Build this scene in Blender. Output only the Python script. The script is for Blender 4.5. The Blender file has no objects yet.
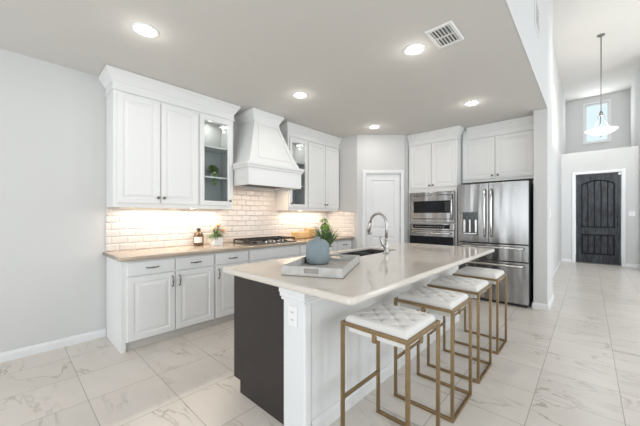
import bpy, bmesh, math, random
from mathutils import Vector, Matrix
random.seed(7)
PI = math.pi
SC = bpy.context.scene
COL = SC.collection

# ------------------------------------------------------------------ camera
F_PX, YAW, HORIZON, CAM_H = 290.7, 42.8, 216.0, 1.30
cd = bpy.data.cameras.new('camera'); cam = bpy.data.objects.new('camera', cd); COL.objects.link(cam)
cd.sensor_width = 36.0; cd.lens = F_PX / 640 * 36
cd.shift_y = (HORIZON - 213.0) / 640
cd.clip_start = 0.02
cam.location = (0, 0, CAM_H); cam.rotation_euler = (PI / 2, 0, math.radians(YAW))
SC.camera = cam

# ------------------------------------------------------------------ world, daylight, exposure
w = bpy.data.worlds.new('world'); SC.world = w; w.use_nodes = True
bg = w.node_tree.nodes['Background']
bg.inputs[0].default_value = (0.84, 0.95, 1.0, 1); bg.inputs[1].default_value = 0.95
SC.view_settings.view_transform = 'Standard'; SC.view_settings.look = 'None'
SC.view_settings.gamma = 1; SC.view_settings.use_curve_mapping = False
SC.view_settings.exposure = 0.24


def area_light(name, loc, rot, sx, sy, power, color=(1, 1, 1), shape='RECTANGLE', parent=None, spread=PI):
    l = bpy.data.lights.new(name, 'AREA'); l.shape = shape; l.size = sx; l.size_y = sy
    l.energy = power; l.color = color; l.spread = spread
    o = bpy.data.objects.new(name, l); COL.objects.link(o)
    o.location = loc; o.rotation_euler = rot
    if parent: o.parent = parent
    return o


DAY = (0.90, 0.95, 1.0)
for i, x in enumerate((-2.6, -0.6, 1.6)):       # daylight through the windows behind the camera
    area_light('daylight_rear', (x, -3.55, 1.40), (PI / 2, 0, 0), 1.5, 2.0, (36, 36, 60)[i], DAY)
for y in (-1.6, 1.2, 4.2, 7.6):                 # tall windows of the great room on the right
    area_light('daylight_right', (4.15, y, 2.0), (PI / 2, 0, PI / 2), 1.7, 2.9, (30, 50, 60, 95)[(-1.6, 1.2, 4.2, 7.6).index(y)], DAY)
area_light('daylight_foyer', (0.17, 12.85, 4.33), (-PI / 2, 0, 0), 0.58, 1.2, 16, DAY)
area_light('foyer_fill', (0.75, 4.6, 3.9), (math.radians(78), 0, math.radians(3)), 1.6, 1.2, 32, DAY, spread=math.radians(75))  # added fill light that brightens the foyer

# ------------------------------------------------------------------ materials
def srgb(r, g, b):
    f = lambda c: ((c / 255) / 12.92) if c / 255 <= 0.04045 else (((c / 255) + 0.055) / 1.055) ** 2.4
    return (f(r), f(g), f(b), 1)


def mat(name, col, rough=0.5, metal=0.0, spec=0.5, bump=0, bscale=60, var=0, **kw):
    m = bpy.data.materials.new(name); m.use_nodes = True
    nt = m.node_tree; b = nt.nodes['Principled BSDF']
    b.inputs['Base Color'].default_value = col if len(col) == 4 else (*col, 1)
    b.inputs['Roughness'].default_value = rough; b.inputs['Metallic'].default_value = metal
    b.inputs['Specular IOR Level'].default_value = spec
    for k, v in kw.items(): b.inputs[k].default_value = v
    if bump or var:
        tc = nt.nodes.new('ShaderNodeTexCoord'); n = nt.nodes.new('ShaderNodeTexNoise')
        n.inputs['Scale'].default_value = bscale; n.inputs['Detail'].default_value = 4
        nt.links.new(tc.outputs['Object'], n.inputs['Vector'])
        if bump:
            bp = nt.nodes.new('ShaderNodeBump'); bp.inputs['Strength'].default_value = bump
            bp.inputs['Distance'].default_value = 0.01
            nt.links.new(n.outputs['Fac'], bp.inputs['Height']); nt.links.new(bp.outputs['Normal'], b.inputs['Normal'])
        if var:
            mx = nt.nodes.new('ShaderNodeMixRGB'); c = b.inputs['Base Color'].default_value
            mx.inputs[1].default_value = [max(0, q * (1 - var)) for q in c[:3]] + [1]
            mx.inputs[2].default_value = [min(1, q * (1 + var)) for q in c[:3]] + [1]
            nt.links.new(n.outputs['Fac'], mx.inputs[0]); nt.links.new(mx.outputs[0], b.inputs['Base Color'])
    return m


def emis(name, col, strength):
    m = mat(name, col, 0.5); b = m.node_tree.nodes['Principled BSDF']
    b.inputs['Emission Color'].default_value = (*col[:3], 1); b.inputs['Emission Strength'].default_value = strength
    return m


M = {}
M['wall'] = mat('wall_paint', (0.60, 0.597, 0.587), 0.85, spec=0.2, bump=0.03, bscale=180)
M['ceil'] = mat('ceiling_paint', (0.655, 0.638, 0.61), 0.9, spec=0.15, bump=0.03, bscale=180)
M['white'] = mat('white_cabinet_paint', (0.76, 0.76, 0.75), 0.38, spec=0.4, bump=0.01, bscale=90)
M['trimw'] = mat('white_trim_paint', (0.73, 0.73, 0.73), 0.4, spec=0.4, bump=0.01, bscale=90)
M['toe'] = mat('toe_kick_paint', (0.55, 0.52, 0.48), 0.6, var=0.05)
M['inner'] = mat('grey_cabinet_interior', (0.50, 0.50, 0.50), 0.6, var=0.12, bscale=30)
M['nickel'] = mat('brushed_nickel', (0.42, 0.41, 0.39), 0.32, 1.0, bump=0.02, bscale=200)
M['pull'] = mat('dark_nickel', (0.20, 0.19, 0.18), 0.35, 0.9, bump=0.02, bscale=200)
M['brass'] = mat('antique_brass', (0.30, 0.212, 0.115), 0.34, 0.95, bump=0.04, bscale=40, var=0.15)
M['espresso'] = mat('espresso_wood', (0.030, 0.023, 0.021), 0.42, spec=0.4, var=0.25, bscale=12)
M['velvet'] = mat('cream_velvet', (0.70, 0.68, 0.65), 0.75, spec=0.2, bump=0.08, bscale=220, **{'Sheen Weight': 0.25})
M['black'] = mat('black_metal', (0.012, 0.012, 0.013), 0.4, bump=0.05, bscale=120)
M['iron'] = mat('cast_iron', (0.018, 0.015, 0.014), 0.55, bump=0.1, bscale=160)
M['blackglass'] = mat('black_glass', (0.006, 0.007, 0.01), 0.08, spec=0.25, var=0.2, bscale=6)
M['plastic'] = mat('white_plastic', (0.80, 0.80, 0.79), 0.35, var=0.02)
M['slot'] = mat('dark_slot', (0.05, 0.05, 0.05), 0.6, var=0.1)
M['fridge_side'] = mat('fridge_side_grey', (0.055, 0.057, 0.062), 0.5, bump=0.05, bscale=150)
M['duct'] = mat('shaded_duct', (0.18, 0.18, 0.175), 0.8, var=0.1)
M['islandgrey'] = mat('island_panel_paint', (0.66, 0.66, 0.65), 0.5, spec=0.4, bump=0.01, bscale=90)
M['lamp'] = emis('lamp_glow', (1.0, 0.97, 0.92), 9.0)
M['led'] = emis('warm_led', (1.0, 0.86, 0.66), 6.0)
M['bowl'] = emis('frosted_bowl_glass', (1.0, 0.96, 0.88), 0.75)
M['leaf'] = mat('plant_leaf', (0.10, 0.20, 0.035), 0.5, var=0.5, bscale=25)
M['grass'] = mat('dark_grass_blade', (0.10, 0.18, 0.065), 0.5, var=0.6, bscale=25)
M['lime'] = mat('bright_leaf', (0.28, 0.44, 0.06), 0.5, var=0.3, bscale=25)
M['fern'] = mat('fern_leaf', (0.17, 0.30, 0.05), 0.5, var=0.4, bscale=25)
M['stem'] = mat('plant_stem', (0.13, 0.18, 0.05), 0.6, var=0.2)
M['soil'] = mat('potting_soil', (0.03, 0.02, 0.014), 0.9, bump=0.4, bscale=80)
M['peach'] = mat('peach_petal', (0.85, 0.46, 0.27), 0.6, var=0.25, bscale=18)
M['petal'] = mat('cream_petal', (0.85, 0.80, 0.66), 0.6, var=0.1, bscale=18)
M['amber'] = mat('amber_glass', (0.10, 0.045, 0.012), 0.08, spec=0.7, var=0.2, bscale=10)
M['paper'] = mat('bottle_label', (0.80, 0.76, 0.68), 0.7, var=0.05)
M['ceramic'] = mat('white_ceramic', (0.82, 0.81, 0.79), 0.3, var=0.02)
M['blue'] = mat('blue_grey_ceramic', (0.21, 0.255, 0.275), 0.6, var=0.10, bscale=14, bump=0.05)
M['wicker'] = mat('golden_wicker', (0.72, 0.50, 0.24), 0.6, var=0.35, bscale=45)
M['wickerdark'] = mat('dark_wicker_rim', (0.35, 0.17, 0.05), 0.6, var=0.3, bscale=45)
M['tray'] = mat('whitewashed_wood', (0.47, 0.455, 0.43), 0.65, var=0.3, bscale=22, bump=0.1)
M['trayshade'] = mat('tray_shadow_tone', (0.22, 0.18, 0.14), 0.7, var=0.2)
M['cloth'] = mat('linen', (0.70, 0.68, 0.63), 0.9, var=0.08)
M['sky'] = emis('window_sky', (0.80, 0.93, 1.0), 1.0)


def glass_mat(name, tint=(0.92, 0.95, 0.95), fac=0.12):
    m = bpy.data.materials.new(name); m.use_nodes = True; nt = m.node_tree; nt.nodes.clear()
    o = nt.nodes.new('ShaderNodeOutputMaterial'); t = nt.nodes.new('ShaderNodeBsdfTransparent'); g = nt.nodes.new('ShaderNodeBsdfGlossy')
    x = nt.nodes.new('ShaderNodeMixShader'); fr = nt.nodes.new('ShaderNodeFresnel'); fr.inputs[0].default_value = 1.45
    t.inputs[0].default_value = (*tint, 1); g.inputs['Roughness'].default_value = 0.02
    ge = nt.nodes.new('ShaderNodeNewGeometry'); iv = nt.nodes.new('ShaderNodeMath'); iv.operation = 'SUBTRACT'; iv.inputs[0].default_value = 1; nt.links.new(ge.outputs['Backfacing'], iv.inputs[1])
    mu = nt.nodes.new('ShaderNodeMath'); mu.operation = 'MULTIPLY'; nt.links.new(fr.outputs[0], mu.inputs[0]); nt.links.new(iv.outputs[0], mu.inputs[1]); nt.links.new(mu.outputs[0], x.inputs[0]); nt.links.new(t.outputs[0], x.inputs[1]); nt.links.new(g.outputs[0], x.inputs[2])
    nt.links.new(x.outputs[0], o.inputs[0]); return m


M['glass'] = glass_mat('clear_glass')


def steel(name, base=(0.31, 0.305, 0.30), rough=0.27, vert=True, amp=0.5):
    """brushed stainless: fine grain plus the slight waviness of a thin sheet"""
    m = mat(name, base, rough, 1.0); nt = m.node_tree; b = nt.nodes['Principled BSDF']
    tc = nt.nodes.new('ShaderNodeTexCoord'); mp = nt.nodes.new('ShaderNodeMapping')
    mp.inputs['Scale'].default_value = (5.5, 5.5, 0.7) if vert else (0.9, 3, 6)
    n = nt.nodes.new('ShaderNodeTexNoise'); n.inputs['Scale'].default_value = 1.0; n.inputs['Detail'].default_value = 1.5
    bp = nt.nodes.new('ShaderNodeBump'); bp.inputs['Strength'].default_value = amp; bp.inputs['Distance'].default_value = 0.05
    mp2 = nt.nodes.new('ShaderNodeMapping'); mp2.inputs['Scale'].default_value = (3, 3, 300)
    n2 = nt.nodes.new('ShaderNodeTexNoise'); n2.inputs['Scale'].default_value = 2.0
    bp2 = nt.nodes.new('ShaderNodeBump'); bp2.inputs['Strength'].default_value = 0.05; bp2.inputs['Distance'].default_value = 0.002
    L = nt.links.new
    L(tc.outputs['Object'], mp.inputs[0]); L(mp.outputs[0], n.inputs['Vector']); L(n.outputs['Fac'], bp.inputs['Height'])
    L(tc.outputs['Object'], mp2.inputs[0]); L(mp2.outputs[0], n2.inputs['Vector']); L(n2.outputs['Fac'], bp2.inputs['Height'])
    L(bp.outputs['Normal'], bp2.inputs['Normal']); L(bp2.outputs['Normal'], b.inputs['Normal'])
    return m


M['steel'] = steel('stainless_steel'); M['steelh'] = steel('stainless_steel_handle', (0.62, 0.61, 0.60), 0.2, True, 0.02)
M['sinksteel'] = steel('sink_steel', (0.17, 0.17, 0.17), 0.36, False, 0.02)


def floor_mat():
    m = mat('marble_tile_floor', (0.7, 0.68, 0.65), 0.30, spec=0.45); nt = m.node_tree; b = nt.nodes['Principled BSDF']; L = nt.links.new
    N = lambda t: nt.nodes.new('ShaderNode' + t)
    tc = N('TexCoord'); mp = N('Mapping'); mp.inputs['Location'].default_value = (-0.165, -0.395, 0)
    L(tc.outputs['Object'], mp.inputs[0])
    br = N('TexBrick'); br.offset = 0; br.squash = 1
    br.inputs['Scale'].default_value = 1; br.inputs['Brick Width'].default_value = 0.459; br.inputs['Row Height'].default_value = 0.447
    br.inputs['Mortar Size'].default_value = 0.0022; br.inputs['Mortar Smooth'].default_value = 0.2; br.inputs['Bias'].default_value = 0
    br.inputs['Color1'].default_value = (1, 1, 1, 1); br.inputs['Color2'].default_value = (0.92, 0.92, 0.92, 1); br.inputs['Mortar'].default_value = (0.5, 0.5, 0.5, 1)
    L(mp.outputs[0], br.inputs['Vector'])
    # a random offset per tile so the veins break at the joints
    dv = N('VectorMath'); dv.operation = 'DIVIDE'; dv.inputs[1].default_value = (0.459, 0.447, 1); L(mp.outputs[0], dv.inputs[0])
    fl = N('VectorMath'); fl.operation = 'FLOOR'; L(dv.outputs[0], fl.inputs[0])
    wn = N('TexWhiteNoise'); wn.noise_dimensions = '3D'; L(fl.outputs[0], wn.inputs['Vector'])
    sc = N('VectorMath'); sc.operation = 'SCALE'; sc.inputs['Scale'].default_value = 9; L(wn.outputs['Color'], sc.inputs[0])
    ad = N('VectorMath'); ad.operation = 'ADD'; L(mp.outputs[0], ad.inputs[0]); L(sc.outputs[0], ad.inputs[1])
    m2 = N('Mapping'); m2.inputs['Rotation'].default_value = (0, 0, 0.6); m2.inputs['Scale'].default_value = (1.1, 3.0, 1); L(ad.outputs[0], m2.inputs[0])
    n1 = N('TexNoise'); n1.inputs['Scale'].default_value = 1.3; n1.inputs['Detail'].default_value = 5; n1.inputs['Distortion'].default_value = 1.1; L(m2.outputs[0], n1.inputs['Vector'])
    sb = N('Math'); sb.operation = 'SUBTRACT'; sb.inputs[1].default_value = 0.5; L(n1.outputs['Fac'], sb.inputs[0])
    ab = N('Math'); ab.operation = 'ABSOLUTE'; L(sb.outputs[0], ab.inputs[0])
    rp = N('ValToRGB'); e = rp.color_ramp.elements; e[0].position = 0; e[0].color = (1, 1, 1, 1); e[1].position = 0.022; e[1].color = (0, 0, 0, 1); L(ab.outputs[0], rp.inputs[0])
    n2 = N('TexNoise'); n2.inputs['Scale'].default_value = 2.2; n2.inputs['Detail'].default_value = 3; L(ad.outputs[0], n2.inputs['Vector'])
    rp2 = N('ValToRGB'); e = rp2.color_ramp.elements; e[0].position = 0.42; e[0].color = (0, 0, 0, 1); e[1].position = 0.66; e[1].color = (1, 1, 1, 1); L(n2.outputs['Fac'], rp2.inputs[0])
    ml = N('Math'); ml.operation = 'MULTIPLY'; L(rp.outputs[0], ml.inputs[0]); L(rp2.outputs[0], ml.inputs[1])
    m7 = N('Math'); m7.operation = 'MULTIPLY'; m7.inputs[1].default_value = 0.85; L(ml.outputs[0], m7.inputs[0])
    cl = N('MixRGB'); cl.inputs[1].default_value = (0.73, 0.68, 0.63, 1); cl.inputs[2].default_value = (0.61, 0.56, 0.505, 1); L(n1.outputs['Fac'], cl.inputs[0])
    vn = N('MixRGB'); vn.inputs[2].default_value = (0.34, 0.30, 0.255, 1); L(m7.outputs[0], vn.inputs[0]); L(cl.outputs[0], vn.inputs[1])
    tint = N('MixRGB'); tint.blend_type = 'MULTIPLY'; tint.inputs[0].default_value = 1; L(vn.outputs[0], tint.inputs[1]); L(br.outputs['Color'], tint.inputs[2])
    gr = N('MixRGB'); gr.inputs[2].default_value = (0.30, 0.27, 0.24, 1); L(br.outputs['Fac'], gr.inputs[0]); L(tint.outputs[0], gr.inputs[1])
    L(gr.outputs[0], b.inputs['Base Color'])
    bp = N('Bump'); bp.inputs['Strength'].default_value = 0.3; bp.inputs['Distance'].default_value = 0.002; bp.invert = True
    L(br.outputs['Fac'], bp.inputs['Height']); L(bp.outputs['Normal'], b.inputs['Normal'])
    return m


def subway_mat(name, axis):
    """bevelled subway tile; axis 'y' or 'x' is the horizontal direction of the wall"""
    m = mat(name, (0.7, 0.66, 0.62), 0.22, spec=0.5); nt = m.node_tree; b = nt.nodes['Principled BSDF']; L = nt.links.new
    N = lambda t: nt.nodes.new('ShaderNode' + t)
    tc = N('TexCoord'); sp = N('SeparateXYZ'); cb = N('CombineXYZ')
    L(tc.outputs['Object'], sp.inputs[0]); L(sp.outputs['Y' if axis == 'y' else 'X'], cb.inputs[0])
    off = N('Math'); off.operation = 'SUBTRACT'; off.inputs[1].default_value = 0.914; L(sp.outputs['Z'], off.inputs[0]); L(off.outputs[0], cb.inputs[1])
    br = N('TexBrick'); br.offset = 0.5
    br.inputs['Scale'].default_value = 1; br.inputs['Brick Width'].default_value = 0.155; br.inputs['Row Height'].default_value = 0.078
    br.inputs['Mortar Size'].default_value = 0.0022; br.inputs['Mortar Smooth'].default_value = 0.1
    br.inputs['Color1'].default_value = (0.70, 0.66, 0.625, 1); br.inputs['Color2'].default_value = (0.665, 0.62, 0.585, 1); br.inputs['Mortar'].default_value = (0.63, 0.585, 0.55, 1)
    L(cb.outputs[0], br.inputs['Vector']); L(br.outputs['Color'], b.inputs['Base Color'])
    b2 = N('TexBrick'); b2.offset = 0.5
    for k, v in (('Scale', 1), ('Brick Width', 0.155), ('Row Height', 0.078), ('Mortar Size', 0.013), ('Mortar Smooth', 1.0)): b2.inputs[k].default_value = v
    L(cb.outputs[0], b2.inputs['Vector'])
    bp = N('Bump'); bp.inputs['Strength'].default_value = 1.0; bp.inputs['Distance'].default_value = 0.006; bp.invert = True
    L(b2.outputs['Fac'], bp.inputs['Height']); L(bp.outputs['Normal'], b.inputs['Normal'])
    return m


def quartz_mat(name, c1, c2, rough):
    m = mat(name, c1, rough, spec=0.5); nt = m.node_tree; b = nt.nodes['Principled BSDF']; L = nt.links.new
    tc = nt.nodes.new('ShaderNodeTexCoord'); n = nt.nodes.new('ShaderNodeTexNoise'); n.inputs['Scale'].default_value = 9; n.inputs['Detail'].default_value = 8; n.inputs['Roughness'].default_value = 0.7
    mx = nt.nodes.new('ShaderNodeMixRGB'); mx.inputs[1].default_value = (*c1, 1); mx.inputs[2].default_value = (*c2, 1)
    L(tc.outputs['Object'], n.inputs['Vector']); L(n.outputs['Fac'], mx.inputs[0]); L(mx.outputs[0], b.inputs['Base Color'])
    return m


def rustic_mat():
    m = mat('rustic_black_wood', (0.02, 0.02, 0.022), 0.5, spec=0.4); nt = m.node_tree; b = nt.nodes['Principled BSDF']; L = nt.links.new
    tc = nt.nodes.new('ShaderNodeTexCoord'); mp = nt.nodes.new('ShaderNodeMapping'); mp.inputs['Scale'].default_value = (7, 1, 1.6)
    n = nt.nodes.new('ShaderNodeTexNoise'); n.inputs['Scale'].default_value = 2.0; n.inputs['Detail'].default_value = 8; n.inputs['Roughness'].default_value = 0.65
    rp = nt.nodes.new('ShaderNodeValToRGB'); e = rp.color_ramp.elements
    e[0].position = 0.40; e[0].color = (0.006, 0.007, 0.009, 1); e[1].position = 0.74; e[1].color = (0.052, 0.058, 0.073, 1)
    L(tc.outputs['Object'], mp.inputs[0]); L(mp.outputs[0], n.inputs['Vector']); L(n.outputs['Fac'], rp.inputs[0]); L(rp.outputs[0], b.inputs['Base Color'])
    bp = nt.nodes.new('ShaderNodeBump'); bp.inputs['Strength'].default_value = 0.3; L(n.outputs['Fac'], bp.inputs['Height']); L(bp.outputs['Normal'], b.inputs['Normal'])
    return m


M['doorshade'] = mat('door_groove_shade', (0.008, 0.009, 0.011), 0.7, spec=0.2, var=0.3)  # near-black colour standing in for shade in the entry door grooves and moulding
M['floor'] = floor_mat(); M['subY'] = subway_mat('subway_tile_left', 'y'); M['subX'] = subway_mat('subway_tile_back', 'x')
M['counter'] = quartz_mat('perimeter_quartz', (0.47, 0.385, 0.30), (0.38, 0.31, 0.24), 0.16)
M['island_top'] = quartz_mat('island_quartz', (0.68, 0.625, 0.56), (0.61, 0.56, 0.50), 0.07)
M['rustic'] = rustic_mat()


# ------------------------------------------------------------------ mesh builder
class MB:
    def __init__(s, mtx=None): s.v = []; s.f = []; s.s = []; s.m = mtx

    def add(s, vs, fs, smooth=False, mtx=None):
        o = len(s.v); mm = mtx if mtx is not None else s.m
        s.v += [tuple(mm @ Vector(p)) if mm is not None else tuple(p) for p in vs]
        s.f += [tuple(i + o for i in f) for f in fs]; s.s += [smooth] * len(fs); return s

    def box(s, x0, x1, y0, y1, z0, z1, mtx=None):
        return s.add([(x0, y0, z0), (x1, y0, z0), (x1, y1, z0), (x0, y1, z0), (x0, y0, z1), (x1, y0, z1), (x1, y1, z1), (x0, y1, z1)],
                     [(0, 3, 2, 1), (4, 5, 6, 7), (0, 1, 5, 4), (1, 2, 6, 5), (2, 3, 7, 6), (3, 0, 4, 7)], mtx=mtx)

    def loops(s, L, caps=(True, True), cyclic=False, smooth=False, mtx=None):
        """stack of point loops of equal length"""
        n = len(L[0]); vs = [p for l in L for p in l]; fs = []
        k = len(L)
        for a in range(k if cyclic else k - 1):
            b = (a + 1) % k
            for i in range(n):
                j = (i + 1) % n; fs.append((a * n + i, a * n + j, b * n + j, b * n + i))
        if not cyclic:
            if caps[0]: fs.append(tuple(range(n - 1, -1, -1)))
            if caps[1]: fs.append(tuple((k - 1) * n + i for i in range(n)))
        return s.add(vs, fs, smooth, mtx)

    def panel(s, x0, x1, z0, z1, yf, t, prof):
        """raised or recessed panel facing -y; prof = [(inset, recess)...] from the edge in"""
        R = lambda i, y: [(x0 + i, y, z0 + i), (x1 - i, y, z0 + i), (x1 - i, y, z1 - i), (x0 + i, y, z1 - i)]
        return s.loops([R(0, yf + t)] + [R(i, yf + d) for i, d in prof])

    def ring(s, x0, x1, z0, z1, sec):
        """rectangular frame in the xz plane, closed section sec = [(inset, y)...]"""
        R = lambda i, y: [(x0 + i, y, z0 + i), (x1 - i, y, z0 + i), (x1 - i, y, z1 - i), (x0 + i, y, z1 - i)]
        return s.loops([R(i, y) for i, y in sec], cyclic=True)

    def lathe(s, prof, n=24, c=(0, 0, 0), smooth=True, caps=(True, True), mtx=None, mod=None):
        L = []
        for r, z in prof:
            L.append([(c[0] + (r * (mod(2 * PI * i / n) if mod else 1)) * math.cos(2 * PI * i / n), c[1] + (r * (mod(2 * PI * i / n) if mod else 1)) * math.sin(2 * PI * i / n), c[2] + z) for i in range(n)])
        return s.loops(L, caps, smooth=smooth, mtx=mtx)

    def tube(s, pts, r, n=8, smooth=True, mtx=None):
        pts = [Vector(p) for p in pts]; rs = r if isinstance(r, (list, tuple)) else [r] * len(pts); L = []; up = None
        for i, p in enumerate(pts):
            d = (pts[min(i + 1, len(pts) - 1)] - pts[max(i - 1, 0)]).normalized()
            if up is None: up = Vector((0, 0, 1)) if abs(d.z) < 0.9 else Vector((1, 0, 0))
            a = d.cross(up).normalized(); b = a.cross(d).normalized(); up = b
            L.append([tuple(p + (a * math.cos(2 * PI * k / n) + b * math.sin(2 * PI * k / n)) * rs[i]) for k in range(n)])
        return s.loops(L, smooth=smooth, mtx=mtx)

    def sweep(s, path, prof, mtx=None):
        """profile [(out, z)...] swept along a plan path with mitred corners; out is to the right of travel"""
        P = [Vector((p[0], p[1])) for p in path]; L = []
        for i, p in enumerate(P):
            ns = []
            if i > 0: d = (P[i] - P[i - 1]).normalized(); ns.append(Vector((d.y, -d.x)))
            if i < len(P) - 1: d = (P[i + 1] - P[i]).normalized(); ns.append(Vector((d.y, -d.x)))
            if len(ns) == 2:
                m = (ns[0] + ns[1]).normalized(); m = m / max(0.2, m.dot(ns[0]))
            else: m = ns[0]
            L.append([(p.x + m.x * o, p.y + m.y * o, z) for o, z in prof])
        return s.loops(L, mtx=mtx)

    def quad(s, a, b, c, d, smooth=False): return s.add([a, b, c, d], [(0, 1, 2, 3)], smooth)

    def build(s, name, m, parent=None, bevel=0, seg=2, loc=None):
        me = bpy.data.meshes.new(name); me.from_pydata(s.v, [], s.f); me.validate(); me.update()
        bm = bmesh.new(); bm.from_mesh(me)
        if len(s.s) == len(bm.faces):
            for f, q in zip(bm.faces, s.s): f.smooth = q
        bmesh.ops.recalc_face_normals(bm, faces=bm.faces[:]); bm.to_mesh(me); bm.free()
        me.materials.append(M[m] if isinstance(m, str) else m)
        o = bpy.data.objects.new(name, me); COL.objects.link(o)
        if parent: o.parent = parent
        if loc: o.location = loc
        if bevel:
            b = o.modifiers.new('bevel', 'BEVEL'); b.width = bevel; b.segments = seg; b.limit_method = 'ANGLE'; b.angle_limit = 0.7
        return o


def tag(o, label, cat, group=None):
    o['label'] = label; o['category'] = cat
    if group: o['group'] = group
    return o


def thing(name, label, cat, loc=(0, 0, 0), rotz=0, group=None):
    o = bpy.data.objects.new(name, None); COL.objects.link(o); o.empty_display_size = 0.1
    o.location = loc; o.rotation_euler = (0, 0, rotz); return tag(o, label, cat, group)


def struct(o): o['kind'] = 'structure'; return o


def copy_tree(o, parent=None):
    c = o.copy(); COL.objects.link(c); c.parent = parent
    for ch in [q for q in COL.objects if q.parent == o]: copy_tree(ch, c)
    return c


def Rz(a): return Matrix.Rotation(a, 4, 'Z')


# ------------------------------------------------------------------ room shell
XW, CZ, FZ = -3.84, 2.79, 5.15           # left wall face, kitchen ceiling, high ceiling
def wall(name, m='wall', *boxes):
    b = MB()
    for q in boxes: b.box(*q)
    return struct(b.build(name, m))

wall('floor', 'floor', (-3.96, 4.3, -3.7, 13.1, -0.08, 0))
wall('ceiling', 'ceil', (-3.96, -0.433, -3.7, 5.86, CZ, CZ + 0.12))
wall('ceiling_foyer', 'ceil', (-0.7, 4.3, -3.7, 13.1, FZ, FZ + 0.1))
wall('wall_left', 'wall', (-3.96, XW, -3.7, 4.47, 0, CZ))
wall('wall_back', 'wall', (-3.96, -3.12, 4.37, 4.47, 0, CZ))
wall('wall_alcove', 'wall', (-2.565, -2.481, 4.985, 5.86, 0, CZ), (-2.481, -0.578, 5.76, 5.86, 0, CZ))
wall('wall_right', 'wall', (-0.578, -0.422, 5.07, 5.86, 0, CZ - 0.001), (-0.432, -0.422, 5.07, 5.86, CZ, CZ + 0.12), (-0.55, -0.422, -3.7, 5.86, CZ + 0.121, FZ), (-0.432, -0.422, -3.7, 5.069, CZ, CZ + 0.12))
wall('wall_foyer_left', 'wall', (-0.70, -0.585, 5.86, 13.1, 0, FZ))
wall('wall_foyer_right', 'wall', (0.915, 1.03, 10.2, 13.1, 0, FZ), (1.03, 4.3, 10.2, 10.3, 0, FZ))
# entry wall with its doorway, the plant ledge over it, and the window wall behind
DX0, DX1, DZ = -0.285, 0.62, 2.45
wall('wall_foyer_end', 'wall', (-0.585, DX0, 10.82, 10.94, 0, 3.07), (DX1, 0.915, 10.82, 10.94, 0, 3.07), (DX0, DX1, 10.82, 10.94, DZ, 3.07),
     (-0.585, 0.915, 10.94, 13.0, 2.97, 3.07))
WX0, WX1, WZ0, WZ1, WY = -0.10, 0.46, 3.70, 4.93, 12.9
wall('wall_foyer_window', 'wall', (-0.585, WX0, WY, WY + 0.12, 3.07, FZ), (WX1, 0.915, WY, WY + 0.12, 3.07, FZ),
     (WX0, WX1, WY, WY + 0.12, 3.07, WZ0), (WX0, WX1, WY, WY + 0.12, WZ1, FZ))
# rear and right walls with their window openings (behind and beside the camera)
def pierced(name, horiz, fixed, lo, hi, z1, holes):
    b = MB(); cur = lo
    put = (lambda a, c, z0, z2: b.box(a, c, fixed, fixed + 0.1, z0, z2)) if horiz else (lambda a, c, z0, z2: b.box(fixed, fixed + 0.1, a, c, z0, z2))
    for a, c, h0, h1 in holes:
        put(cur, a, 0, z1); put(a, c, 0, h0); put(a, c, h1, z1); cur = c
    put(cur, hi, 0, z1); return struct(b.build(name, 'wall'))
pierced('wall_rear', True, -3.7, -3.84, 4.2, FZ, [(-3.35, -1.85, 0.4, 2.5), (-1.35, 0.15, 0.4, 2.5), (0.85, 2.35, 0.4, 2.5)])
pierced('wall_great_room', False, 4.2, -3.7, 10.3, FZ, [(-2.45, -0.75, 0.5, 3.5), (0.35, 2.05, 0.5, 3.5), (3.35, 5.05, 0.5, 3.5), (6.75, 8.45, 0.5, 3.5)])

# diagonal pantry wall with its doorway
A = math.atan2(0.679, 0.734); PM = Matrix.Translation((-3.12, 4.37, 0)) @ Rz(A)
PU0, PU1, PZ = 0.158, 0.795, 2.075
b = MB(PM); b.box(0, PU0, 0, 0.1, 0, CZ); b.box(PU1, 0.87, 0, 0.1, 0, CZ); b.box(PU0, PU1, 0, 0.1, PZ, CZ)
struct(b.build('wall_pantry', 'wall'))

# backsplash of bevelled subway tile
struct(MB().box(XW + 0.001, XW + 0.010, 0.735, 4.369, 0.916, 1.40).box(XW + 0.001, XW + 0.010, 2.095, 3.065, 1.40, 1.73).build('backsplash_left', 'subY')).name = 'trim_1'
struct(MB().box(XW + 0.011, -3.165, 4.360, 4.369, 0.916, 1.40).build('backsplash_back', 'subX')).name = 'trim_2'

# baseboards
BB = [(0.001, 0), (0.016, 0), (0.016, 0.058), (0.011, 0.067), (0.009, 0.078), (0.004, 0.085), (0.001, 0.085)]
def bboard(name, path): return struct(MB().sweep(path, BB).build(name, 'trimw'))
bboard('baseboard_left', [(XW, -3.6), (XW, 0.732)])
bboard('baseboard_right', [(-0.578, 5.3), (-0.578, 5.07), (-0.422, 5.07), (-0.422, 5.86), (-0.585, 5.86), (-0.585, 10.82), (DX0 - 0.075, 10.82)])
bboard('baseboard_foyer', [(DX1 + 0.075, 10.82), (0.915, 10.82), (0.915, 10.2), (4.19, 10.2)])

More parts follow.
